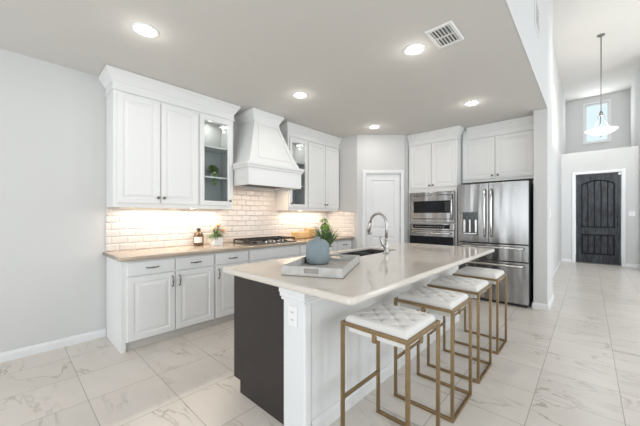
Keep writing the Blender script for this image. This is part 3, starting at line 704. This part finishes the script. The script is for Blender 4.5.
# column: shaft, stepped cap, base
cx0, cx1, cy0, cy1 = -1.385, -1.194, 1.160, 1.344
MB().box(cx0, cx1, cy0, cy0 + 0.06, 0, 0.80).build('column_shaft', 'trimw', t, 0.012, 3)
path = [(cx0, cy0 + .02), (cx0, cy0), (cx1, cy0), (cx1, cy1)]
MB().sweep(path, [(0, 0.788), (0.006, 0.790), (0.008, 0.798), (0.006, 0.804), (0.014, 0.812), (0.014, 0.832), (0.018, 0.838), (0.018, 0.862), (0.022, 0.8725), (0, 0.8725)]).box(cx0, cx1, cy0, cy1, 0.801, 0.8725).build('column_cap', 'trimw', t)
MB().sweep([(BX + .0005, 1.38), (BX + .0005, 3.83)], [(0, 0.825), (0.012, 0.83), (0.02, 0.85), (0.028, 0.858), (0.028, 0.8725), (0, 0.8725)]).build('top_moulding', 'trimw', t)
# worktop
r = 0.035
out = arc_pts(IX0 + r, IY0 + r, r, 180, 270) + arc_pts(IX1 - r, IY0 + r, r, 270, 360) + arc_pts(IX1 - r, IY1 - r, r, 0, 90) + arc_pts(IX0 + r, IY1 - r, r, 90, 180)
r2 = 0.03
hole = arc_pts(SX0 + r2, SY0 + r2, r2, 180, 270, 3) + arc_pts(SX1 - r2, SY0 + r2, r2, 270, 360, 3) + arc_pts(SX1 - r2, SY1 - r2, r2, 0, 90, 3) + arc_pts(SX0 + r2, SY1 - r2, r2, 90, 180, 3)
o = bmobj(slab(out, 0.8735, 0.915, hole, 0.013), 'island_countertop', 'island_top')
tag(o, 'large glossy light stone countertop on the kitchen island', 'countertop')
# outlet on the column
t = thing('wall_outlet', 'white double outlet plate on the white island column', 'outlet', (-1.292, 1.1595, 0.705))
MB().box(-0.038, 0.038, -0.006, 0, -0.060, 0.060).build('plate', 'plastic', t, 0.003)
for z in (-0.022, 0.022):
    MB().box(-0.017, 0.017, -0.0085, -0.0062, z - 0.015, z + 0.015).build('socket', 'ceramic', t, 0.002)
    MB().box(-0.009, -0.006, -0.0092, -0.0086, z - 0.004, z + 0.008).box(0.006, 0.009, -0.0092, -0.0086, z - 0.004, z + 0.008).build('slots', 'slot', t)

# sink and faucet
t = thing('kitchen_sink', 'undermount stainless double bowl sink in the island countertop', 'sink', ((SX0 + SX1) / 2, (SY0 + SY1) / 2, 0.65))
hx, hy_ = (SX1 - SX0) / 2, (SY1 - SY0) / 2
def bowl(y0, y1):
    R = lambda i, z: [(-hx + .008 + i, y0 + i, z), (hx - .008 - i, y0 + i, z), (hx - .008 - i, y1 - i, z), (-hx + .008 + i, y1 - i, z)]
    return MB().loops([R(-0.006, 0.2450), R(-0.006, 0.0), R(0.03, 0.0)], (False, True)).loops([R(0.0, 0.2450), R(0.004, 0.06), R(0.03, 0.02)], (False, True)).loops([R(-0.006, 0.2450), R(0, 0.2450)], (False, False)).build('bowl', 'sinksteel', t)
b1 = bowl(-hy_ + 0.008, -0.012); b2 = bowl(0.012, hy_ - 0.008)
for bb, yc in ((b1, -hy_ / 2), (b2, hy_ / 2)): MB().lathe([(0.04, 0.0202), (0.038, 0.024), (0.015, 0.022)], 16, (0, yc, 0)).build('drain', 'nickel', bb)
t = thing('kitchen_faucet', 'brushed nickel gooseneck faucet beside the island sink', 'faucet', (-1.535, 2.665, 0.915), PI)
MB().lathe([(0.030, 0), (0.030, 0.006), (0.024, 0.012), (0.022, 0.03), (0.026, 0.06), (0.0265, 0.085), (0.019, 0.10), (0.0155, 0.125), (0.019, 0.132), (0.019, 0.145), (0.0145, 0.152), (0.0135, 0.17)], 20).build('base', 'nickel', t)
pts = [(0, 0, 0.165), (0, 0, 0.24), (0, 0, 0.30)]
for i in range(1, 13):
    a = PI * i / 12 * 0.95; pts.append((0.098 - 0.098 * math.cos(a), 0, 0.30 + 0.112 * math.sin(a)))
MB().tube(pts, 0.0145, 12).build('spout', 'nickel', t)
e = Vector(pts[-1]); dd = (Vector(pts[-1]) - Vector(pts[-2])).normalized()
MB().tube([e, e + dd * 0.012, e + dd * 0.05, e + dd * 0.095, e + dd * 0.105], [0.016, 0.019, 0.0215, 0.0235, 0.017], 14).build('spray_head', 'nickel', t)
hm = MB(); hm.tube([(0.0, 0.0, 0.07), (0.0, 0.045, 0.075)], 0.013, 10); hm.tube([(0.0, 0.045, 0.075), (0.012, 0.058, 0.10), (0.03, 0.064, 0.155), (0.035, 0.066, 0.175)], [0.014, 0.013, 0.012, 0.014], 10)
hm.build('lever_handle', 'nickel', t)

# ------------------------------------------------------------------ tray, jar and plant on the island
ang = math.radians(26)
t = thing('serving_tray', 'rectangular whitewashed wooden tray with cut-out handles on the island', 'tray', (-1.468, 1.217, 0.9155), ang)
TWd, TL, TH = 0.405, 0.65, 0.062; th = 0.013
MB().box(0, TWd, 0, TL, 0.0045, 0.011).build('base', 'tray', t)
MB().box(-0.002, TWd + 0.002, -0.002, TL + 0.002, 0, 0.0044).build('bottom_shade', 'trayshade', t)  # dark slab painted as the shadow line under the tray
for x in (0, TWd - th): MB().box(x, x + th, th + .0005, TL - th - .0005, 0.0115, TH).build('side', 'tray', t, 0.0015)
for y in (0, TL - th):                         # end boards with a handle slot
    b = MB(); c = TWd / 2; hw_ = 0.042
    b.box(0, c - hw_, y, y + th, 0.0115, TH); b.box(c + hw_, TWd, y, y + th, 0.0115, TH)
    b.box(c - hw_, c + hw_, y, y + th, 0.0115, 0.028); b.box(c - hw_, c + hw_, y, y + th, 0.046, TH)
    e = b.build('end_board', 'tray', t)
    MB().ring(c - hw_ - .006, c + hw_ + .006, 0.022, 0.052, [(0, y - .0015 if y == 0 else y + th + .0015), (0.006, y - .0015 if y == 0 else y + th + .0015), (0.006, y + (0 if y == 0 else th)), (0, y + (0 if y == 0 else th))]).build('handle_rim', 'pull', e)

jar_xy = (-1.567, 1.665)
o = tag(MB().lathe([(0.0707, 0), (0.0821, 0.003), (0.0888, 0.014), (0.0922, 0.04), (0.0931, 0.08), (0.0931, 0.120), (0.0907, 0.142), (0.0840, 0.160), (0.0707, 0.176), (0.0516, 0.187), (0.0286, 0.192), (0.0201, 0.195), (0.0191, 0.203), (0.0229, 0.208), (0.0181, 0.209), (0.0143, 0.20), (0.0134, 0.19)], 96, smooth=True, mod=lambda a: 1 + 0.010 * abs(math.sin(a * 12))).build('ceramic_jar', 'blue', loc=(*jar_xy, 0.9270)), 'ribbed blue grey ceramic jar standing on the tray', 'jar')

def blade(mb, base, tip, w, bend, n=5):
    base, tip = Vector(base), Vector(tip); d = tip - base; side = d.cross(Vector((0, 0, 1)));
    side = side.normalized() if side.length > 1e-4 else Vector((1, 0, 0)); rows = []
    side = (Rz(random.uniform(-0.9, 0.9)) @ side)
    for i in range(n + 1):
        q = i / n; c = base.lerp(tip, q) + Vector((0, 0, bend * math.sin(PI * q))); ww = w * (1 - q ** 1.6) + 0.0006
        rows += [tuple(c - side * ww), tuple(c + Vector((0, 0, -0.12 * ww)) ), tuple(c + side * ww)]
    fs = []
    for i in range(n):
        for k in range(2): a = i * 3 + k; fs.append((a, a + 1, a + 4, a + 3))
    mb.add(rows, fs, True)
def leaf(mb, base, dirv, L, w, droop=0.3, n=5):
    base = Vector(base); d = Vector(dirv).normalized(); side = d.cross(Vector((0, 0, 1))); side = side.normalized() if side.length > 1e-3 else Vector((1, 0, 0))
    rows = []
    for i in range(n + 1):
        q = i / n; c = base + d * (L * q) + Vector((0, 0, -droop * L * q * q)); ww = w * math.sin(PI * min(1, q * 0.93 + 0.05)) ** 0.8
        rows += [tuple(c - side * ww + Vector((0, 0, 0.15 * ww))), tuple(c), tuple(c + side * ww + Vector((0, 0, 0.15 * ww)))]
    fs = [(i * 3 + k, i * 3 + k + 1, i * 3 + k + 4, i * 3 + k + 3) for i in range(n) for k in range(2)]
    mb.add(rows, fs, True)

t = thing('potted_plant', 'small potted grass plant with bright top sprig behind the blue jar', 'plant', (-1.722, 1.925, 0.9155))
MB().lathe([(0.035, 0), (0.040, 0.004), (0.047, 0.085), (0.050, 0.09), (0.050, 0.10), (0.043, 0.10), (0.041, 0.09)], 24, caps=(True, False)).build('pot', 'ceramic', t)
MB().lathe([(0.0415, 0.088), (0.02, 0.091), (0.001, 0.092)], 20).build('soil', 'soil', t)
g = MB()
for i in range(340):
    a = random.uniform(0, 2 * PI); r0 = random.uniform(0, 0.035); rr = random.uniform(0.02, 0.175) ; h_ = random.uniform(0.13, 0.27) * (1 - 0.9 * max(0, rr - 0.08))
    blade(g, (r0 * math.cos(a), r0 * math.sin(a), 0.088), (rr * math.cos(a), rr * math.sin(a), 0.088 + h_ * 0.80), random.uniform(0.002, 0.0038), 0.025)
g.build('grass', 'grass', t)
g = MB(); g.tube([(0, 0, 0.09), (0.004, 0.0, 0.22), (-0.006, 0.003, 0.33), (-0.014, 0.0, 0.375)], [0.003, 0.0025, 0.002, 0.0012], 6)
g.build('stem', 'stem', t)
g = MB()
for i in range(40):
    z = random.uniform(0.25, 0.36); a = random.uniform(0, 2 * PI); leaf(g, (0, 0, z), (math.cos(a), math.sin(a), random.uniform(-0.3, 0.6)), random.uniform(0.035, 0.062), random.uniform(0.009, 0.015), 0.7)
g.build('sprig', 'lime', t)

# ------------------------------------------------------------------ things on the left counter
t = thing('gas_cooktop', 'gas cooktop with black cast iron grates and front knobs', 'cooktop', (-3.46, 2.585, 0.9155))
MB().box(-0.235, 0.215, -0.41, 0.41, 0, 0.012).build('steel_top', 'sinksteel', t, 0.005)
for yc, xs in ((-0.27, (-0.12, 0.09)), (0.0, (-0.03,)), (0.27, (-0.12, 0.09))):
    g = MB(); hw_ = 0.128; x0_, x1_ = -0.215, (0.165 if yc else 0.125)
    for y in (yc - hw_, yc, yc + hw_): g.box(x0_, x1_, y - 0.0055, y + 0.0055, 0.046, 0.064)
    for x in (x0_, (x0_ + x1_) / 2, x1_): g.box(x - 0.0055, x + 0.0055, yc - hw_, yc + hw_, 0.046, 0.064)
    for x in xs:
        for q in range(4): a = q * PI / 2 + PI / 4; g.tube([(x + 0.02 * math.cos(a), yc + 0.02 * math.sin(a), 0.056), (x + 0.09 * math.cos(a), yc + 0.09 * math.sin(a), 0.056)], 0.0055, 6)
    for x in (x0_, x1_):
        for y in (yc - hw_, yc + hw_): g.box(x - 0.007, x + 0.007, y - 0.007, y + 0.007, 0.0125, 0.05)
    g.build('grate', 'iron', t)
    for x in xs: MB().lathe([(0.045, 0.0125), (0.043, 0.020), (0.030, 0.024), (0.028, 0.032), (0.010, 0.033)], 20, (x, yc, 0)).build('burner', 'iron', t)
for i in range(5): MB().lathe([(0.020, 0.0125), (0.019, 0.022), (0.016, 0.040), (0.004, 0.042)], 16, (0.185, -0.15 + i * 0.075, 0)).build('knob', 'steelh', t)

t = thing('amber_bottle', 'round shouldered dark amber glass bottle with pale label beside the flower pot', 'bottle', (-3.735, 1.705, 0.9155))
MB().lathe([(0.046, 0), (0.058, 0.006), (0.062, 0.03), (0.062, 0.12), (0.054, 0.150), (0.034, 0.170), (0.022, 0.18), (0.020, 0.195), (0.025, 0.198), (0.025, 0.208), (0.016, 0.21)], 28).build('glass_body', 'amber', t)
lb = MB(); rr = 0.0628
a0 = math.radians(-80); a1 = math.radians(20); n = 8
lb.loops([[(r_ * math.cos(a0 + (a1 - a0) * i / n), r_ * math.sin(a0 + (a1 - a0) * i / n), z) for r_, z in ((rr, 0.04), (rr, 0.115), (rr - 0.0005, 0.115), (rr - 0.0005, 0.04))] for i in range(n + 1)]).build('label', 'paper', t)
MB().lathe([(0.026, 0.2085), (0.026, 0.222), (0.018, 0.225)], 18).build('cap', 'black', t)

t = thing('flower_pot', 'square white pot of peach and cream tulips on the left counter', 'flowers', (-3.60, 1.88, 0.9155))
b = MB(); q = 0.058
b.loops([[(-q, -q, 0), (q, -q, 0), (q, q, 0), (-q, q, 0)], [(-q - .006, -q - .006, 0.105), (q + .006, -q - .006, 0.105), (q + .006, q + .006, 0.105), (-q - .006, q + .006, 0.105)], [(-q, -q, 0.105), (q, -q, 0.105), (q, q, 0.105), (-q, q, 0.105)], [(-q, -q, 0.095), (q, -q, 0.095), (q, q, 0.095), (-q, q, 0.095)]])
b.build('pot', 'ceramic', t, 0.003)
lf = MB(); stm = MB(); heads = []
for i in range(21):
    a = random.uniform(0, 2 * PI); rr = random.uniform(0.02, 0.105); z = 0.25 - rr * 0.75 + random.uniform(-0.03, 0.035)
    tip = Vector((rr * math.cos(a), rr * math.sin(a), z)); stm.tube([(tip.x * .25, tip.y * .25, 0.09), tip * 0.6 + Vector((0, 0, z * .12)), tip], 0.0022, 6); heads.append(tip)
for i in range(75):
    a = random.uniform(0, 2 * PI); leaf(lf, (0.02 * math.cos(a), 0.02 * math.sin(a), random.uniform(0.09, 0.16)), (math.cos(a), math.sin(a), random.uniform(0.0, 1.1)), random.uniform(0.07, 0.145), random.uniform(0.006, 0.013), 0.5)
stm.build('stems', 'stem', t); lf.build('leaves', 'leaf', t)
for i, hpt in enumerate(heads):
    m_ = 'peach' if (hpt.y > 0.005 and i % 4 != 3) else 'petal'; f = MB()
    f.lathe([(0.004, -0.004), (0.018, 0.004), (0.025, 0.018), (0.023, 0.034), (0.015, 0.045), (0.007, 0.040)], 12, tuple(hpt), mod=lambda a: 1 + 0.12 * math.cos(3 * a))
    f.build('tulip_head', m_, t)

def basket(name, label, cat, loc, sx, sy, h_, rows, rot=0):
    t = thing(name, label, cat, loc, rot); b = MB(); per = []
    n = 40
    def outline(r):
        pts = []
        for i in range(n):
            a = 2 * PI * i / n; c, s_ = math.cos(a), math.sin(a); e = 0.35
            pts.append((sx * math.copysign(abs(c) ** e, c), sy * math.copysign(abs(s_) ** e, s_)))
        return pts
    base = outline(0)
    b.loops([[(x * .97, y * .97, 0.0) for x, y in base], [(x * .97, y * .97, 0.006) for x, y in base]])
    for k_ in range(rows):
        z = 0.010 + (h_ - 0.016) * k_ / (rows - 1)
        pts = []
        for i, (x, y) in enumerate(base):
            w_ = 0.0045 * (1 if (i + k_) % 2 else -1); l = math.hypot(x, y); pts.append((x + x / l * w_, y + y / l * w_, z))
        b.tube(pts + [pts[0]], 0.0058, 6)
    for i in range(0, n, 2): x, y = base[i]; b.tube([(x, y, 0.004), (x, y, h_)], 0.004, 6)
    b.build('weave', 'wicker', t)
    b = MB(); b.tube([(x, y, h_ + 0.003) for x, y in base] + [(base[0][0], base[0][1], h_ + 0.003)], 0.008, 6); b.build('rim', 'wicker', t)
    b = MB(); b.tube([(x * 1.02, y * 1.02, 0.0085) for x, y in base] + [(base[0][0] * 1.02, base[0][1] * 1.02, 0.0085)], 0.008, 6); b.build('foot_band', 'wickerdark', t)
    return t
basket('woven_basket', 'low golden woven basket on the counter right of the cooktop', 'basket', (-3.62, 3.42, 0.9155), 0.08, 0.150, 0.10, 7)
basket('woven_canister', 'taller golden woven basket behind the grass plant, right of the low basket', 'basket', (-3.66, 3.70, 0.9155), 0.07, 0.09, 0.150, 10)

# trailing plant inside the left glass cabinet
t = thing('trailing_plant', 'green trailing plant on the shelf inside the left glass cabinet', 'plant', (-3.66, 1.868, 1.8105))
MB().lathe([(0.03, 0), (0.036, 0.004), (0.042, 0.06), (0.038, 0.06), (0.046, 0.064)], 18).build('pot', 'ceramic', t)
g = MB()
for i in range(150):
    a = random.uniform(0, 2 * PI); r0 = random.uniform(0, 0.04); leaf(g, (r0 * math.cos(a), r0 * math.sin(a) * 1.1, random.uniform(0.055, 0.155)), (math.cos(a) * .5, math.sin(a), random.uniform(0.0, 1.0)), random.uniform(0.035, 0.06), random.uniform(0.010, 0.016), 0.6)
for s_ in range(9):
    y0 = random.uniform(-0.035, 0.05); ln = random.uniform(0.08, 0.19); x0_ = 0.062
    for k_ in range(int(ln / 0.011)):
        z = 0.055 - k_ * 0.011; a = random.uniform(-1.2, 1.2); leaf(g, (x0_ + random.uniform(-.004, .004), y0 + random.uniform(-0.008, 0.008), z), (math.cos(a) * .3, math.sin(a), -0.4), 0.022, 0.008, 0.3)
g.build('foliage', 'fern', t)

# ------------------------------------------------------------------ bar stools
def make_stool():
    t = thing('bar_stool', 'x', 'bar stool', group='brass bar stools along the island')
    W2, L2, TB, ZT_ = 0.206, 0.198, 0.019, 0.705
    xs = (-W2, W2 - TB); ys = (-L2, L2 - TB)
    for x in xs:
        for y in ys: MB().box(x, x + TB, y, y + TB, TB, ZT_ - TB - .0003).build('leg', 'brass', t, 0.0015)
    f = MB().ring(-W2, W2, -L2, L2, [(0, 0), (0, TB), (TB, TB), (TB, 0)])       # built upright, then laid flat
    f.v = [(x, z, ZT_ - y) for x, y, z in f.v]; f.build('top_frame', 'brass', t, 0.0015)
    for y in ys: MB().box(-W2, W2, y, y + TB, 0, TB - .0003).build('floor_rail', 'brass', t, 0.0015)
    MB().box(W2 - TB, W2, -L2 + TB + .0003, L2 - TB - .0003, 0, TB - .0003).build('floor_rail', 'brass', t, 0.0015)
    MB().box(-W2 + 0.002, -W2 + TB - .002, -L2 + TB + .0003, L2 - TB - .0003, 0.262, 0.262 + TB).build('foot_rest', 'brass', t, 0.0015)
    for (x, y, dx, dy) in ((0, -L2 + TB, 0.012, 0.006), (0, L2 - TB, 0.012, 0.006), (W2 - TB, 0, 0.006, 0.012), (-W2 + TB, 0, 0.006, 0.012)):
        sx_ = 0.0 if x == 0 else math.copysign(0.006, -x); sy_ = 0.0 if y == 0 else math.copysign(0.006, -y)
        MB().box(x - dx + sx_, x + dx + sx_, y - dy + sy_, y + dy + sy_, 0.632, 0.683).build('seat_bracket', 'brass', t, 0.002)
    # upholstered seat: white box below the frame and a tufted cushion rising through it
    a, c = W2 - TB - 0.0012, L2 - TB - 0.0012
    MB().box(-a + .012, a - .012, -c + .012, c - .012, 0.648, 0.672).build('seat_base', 'velvet', t, 0.004)
    n = 56; b = MB(); top = []
    U = lambda i: -1 + 2 * i / n
    tuft = [(-2 / 3, -2 / 3), (0, -2 / 3), (2 / 3, -2 / 3), (-2 / 3, 0), (0, 0), (2 / 3, 0), (-2 / 3, 2 / 3), (0, 2 / 3), (2 / 3, 2 / 3), (-1 / 3, -1 / 3), (1 / 3, -1 / 3), (-1 / 3, 1 / 3), (1 / 3, 1 / 3)]
    def height(u, v):
        e = max(0, 1 - max(abs(u), abs(v)) ** 9) ** 0.4 * max(0, 1 - min(1, (u * u) ** 6 * (v * v) ** 6 * 1.0)) ** 0.5
        z = 0.0395 + 0.008 * math.cos(u * PI / 2) * math.cos(v * PI / 2)
        d = min(math.hypot(u - p_, v - q_) for p_, q_ in tuft); z -= 0.014 * math.exp(-(d / 0.09) ** 2)
        m1 = abs(((u + v) * 1.5 + 0.5) % 1 - 0.5); m2 = abs(((u - v) * 1.5 + 0.5) % 1 - 0.5)      # creases run diagonally between the buttons
        z -= 0.0055 * (math.exp(-(m1 / 0.06) ** 2) + math.exp(-(m2 / 0.06) ** 2)) * (1 - max(abs(u), abs(v)) ** 6)
        return z * (0.35 + 0.65 * e)
    vs = [(U(i) * a, U(j) * c, 0.6735 + 0.033 + height(U(i), U(j))) for j in range(n + 1) for i in range(n + 1)]
    fs = [(j * (n + 1) + i, j * (n + 1) + i + 1, (j + 1) * (n + 1) + i + 1, (j + 1) * (n + 1) + i) for j in range(n) for i in range(n)]
    rim = [i for i in range(n + 1)] + [(j + 1) * (n + 1) - 1 for j in range(1, n + 1)] + [n * (n + 1) + i for i in range(n - 1, -1, -1)] + [j * (n + 1) for j in range(n - 1, 0, -1)]
    o_ = len(vs); vs += [(vs[i][0], vs[i][1], 0.6735) for i in rim]; m_ = len(rim)
    fs += [(rim[i], rim[(i + 1) % m_], o_ + (i + 1) % m_, o_ + i) for i in range(m_)]
    b.add(vs, fs, True); cu = b.build('cushion', 'velvet', t)
    for p_, q_ in tuft[:9]:
        MB().lathe([(0.0075, -0.002), (0.007, 0.002), (0.003, 0.004)], 10, (p_ * a, q_ * c, 0.6735 + 0.033 + height(p_, q_))).build('button', 'velvet', cu)
    return t
st0 = make_stool()
labs = ['brass frame stool with tufted cream seat, nearest the camera at the island', 'brass frame stool with tufted cream seat, second from the camera along the island',
        'brass frame stool with tufted cream seat, third from the camera along the island', 'brass frame stool with tufted cream seat, nearest the refrigerator']
for i, yc in enumerate((1.486, 2.100, 2.682, 3.325)):
    o = st0 if i == 0 else copy_tree(st0)
    o.location = (-0.829, yc, 0); o['label'] = labs[i]

# ------------------------------------------------------------------ ceiling fixtures
def downlight(x, y, label, z=CZ):
    t = thing('recessed_light', label, 'light', (x, y, z), 0, 'recessed kitchen ceiling lights')
    MB().lathe([(0.098, -0.0005), (0.096, -0.006), (0.078, -0.009), (0.064, -0.003), (0.064, -0.0005)], 32, caps=(False, False)).build('trim_ring', 'plastic', t)
    MB().lathe([(0.0635, -0.0008), (0.0635, -0.008), (0.055, -0.014), (0.03, -0.018), (0.001, -0.019)], 28, caps=(True, True)).build('lens', 'lamp', t)
    area_light('lamp_glow', (0, 0, -0.022), (0, 0, 0), 0.13, 0.13, 2.8, (1, 0.93, 0.85), 'DISK', t)
    pl = bpy.data.lights.new('halo_glow', 'POINT'); pl.energy = 0.55; pl.color = (1, 0.95, 0.88); pl.shadow_soft_size = 0.03
    po = bpy.data.objects.new('halo_glow', pl); COL.objects.link(po); po.parent = t; po.location = (0, 0, -0.09)
for x, y, lab in ((-2.61, 0.76, 'round recessed ceiling light nearest the bare left wall'), (-2.61, 2.46, 'round recessed ceiling light in front of the range hood'),
                  (-2.63, 4.17, 'round recessed ceiling light in front of the pantry door'), (-1.145, 2.48, 'round recessed ceiling light beside the square air vent'),
                  (-1.135, 4.17, 'round recessed ceiling light in front of the refrigerator')): downlight(x, y, lab)

t = thing('ceiling_vent', 'square white air supply vent in the kitchen ceiling', 'vent', (-0.875, 2.46, CZ))
fv = MB().ring(-0.106, 0.106, -0.158, 0.158, [(0, 0.0005), (0, 0.004), (0.006, 0.010), (0.026, 0.012), (0.030, 0.006), (0.030, 0.0005)]); fv.v = [(x, z, -y) for x, y, z in fv.v]; fv.build('frame', 'plastic', t)
MB().box(-0.077, 0.077, -0.129, 0.129, -0.002, -0.0005).build('duct_opening', 'duct', t)
MB().box(-0.077, 0.077, -0.006, 0.006, -0.010, -0.0025).build('divider', 'plastic', t)
sl = 0
for y0_, y1_ in ((-0.128, -0.007), (0.007, 0.128)):
    for i in range(6):
        x = -0.072 + i * 0.026; b = MB()
        b.loops([[(x, yy, -0.0026), (x + 0.014, yy, -0.0115), (x + 0.016, yy, -0.0105), (x + 0.003, yy, -0.0022)] for yy in (y0_, y1_)]); b.build('louver', 'plastic', t)

t = thing('wall_register', 'small white air grille high on the wall above the kitchen opening', 'vent', (-0.4215, 3.94, 3.46))
MB().box(0, 0.008, -0.17, 0.17, -0.14, 0.14).build('frame', 'plastic', t, 0.002)
for i in range(9): MB().box(0.0082, 0.0092, -0.145, 0.145, -0.115 + i * 0.028, -0.106 + i * 0.028).build('slot', 'duct', t)

t = thing('light_switch', 'white triple switch plate on the wall end beside the refrigerator', 'switch', (-0.4215, 5.33, 1.34))
MB().box(0, 0.006, -0.085, 0.085, -0.058, 0.058).build('plate', 'plastic', t, 0.002)
for y in (-0.046, 0, 0.046): MB().box(0.0062, 0.011, y - 0.016, y + 0.016, -0.033, 0.033).build('rocker', 'ceramic', t, 0.002)
t = thing('light_switch', 'white switch plate on the foyer wall right of the entry door', 'switch', (0.80, 10.8195, 1.36))
MB().box(-0.06, 0.06, -0.006, 0, -0.058, 0.058).build('plate', 'plastic', t, 0.002)
for x in (-0.024, 0.024): MB().box(x - 0.016, x + 0.016, -0.011, -0.0062, -0.033, 0.033).build('rocker', 'ceramic', t, 0.002)
tag(MB().box(0, 0.04, -0.09, 0.09, -0.06, 0.06).build('door_chime', 'plastic', None, 0.006, loc=(-0.5845, 8.0, 4.0)), 'small white box mounted high on the foyer side wall', 'door chime')

# foyer pendant
px_, py_ = 0.185, 8.60
t = thing('pendant_lamp', 'foyer pendant lamp with white glass bowl hanging on a long rod', 'pendant lamp', (px_, py_, FZ))
MB().lathe([(0.065, -0.0005), (0.063, -0.012), (0.045, -0.028), (0.012, -0.035)], 24).build('canopy', 'pull', t)
MB().tube([(0, 0, -0.03), (0, 0, -1.70)], 0.0085, 8).build('rod', 'pull', t)
ar = MB()
ar.lathe([(0.012, -1.62), (0.030, -1.66), (0.032, -1.70), (0.014, -1.73)], 16)
for k_ in range(3):
    a = k_ * 2 * PI / 3 + 0.4; P = [(0.02, -1.69), (0.055, -1.72), (0.06, -1.80), (0.10, -1.90), (0.17, -1.98), (0.232, -2.035)]
    ar.tube([(r_ * math.cos(a), r_ * math.sin(a), z) for r_, z in P], 0.0075, 8)
ar.build('arms', 'pull', t)
MB().lathe([(0.262, -2.020), (0.258, -2.029), (0.219, -2.060), (0.146, -2.103), (0.069, -2.128), (0.017, -2.135), (0.017, -2.132), (0.069, -2.122), (0.146, -2.096), (0.215, -2.055), (0.255, -2.023)], 40).build('bowl_shade', 'bowl', t)
MB().lathe([(0.022, -2.134), (0.028, -2.144), (0.012, -2.158), (0.016, -2.168), (0.004, -2.180)], 14).build('finial', 'nickel', t)
l = bpy.data.lights.new('pendant_glow', 'POINT'); l.energy = 36; l.color = (1, 0.93, 0.82); l.shadow_soft_size = 0.08
o = bpy.data.objects.new('pendant_glow', l); COL.objects.link(o); o.parent = t; o.location = (0, 0, -1.95)
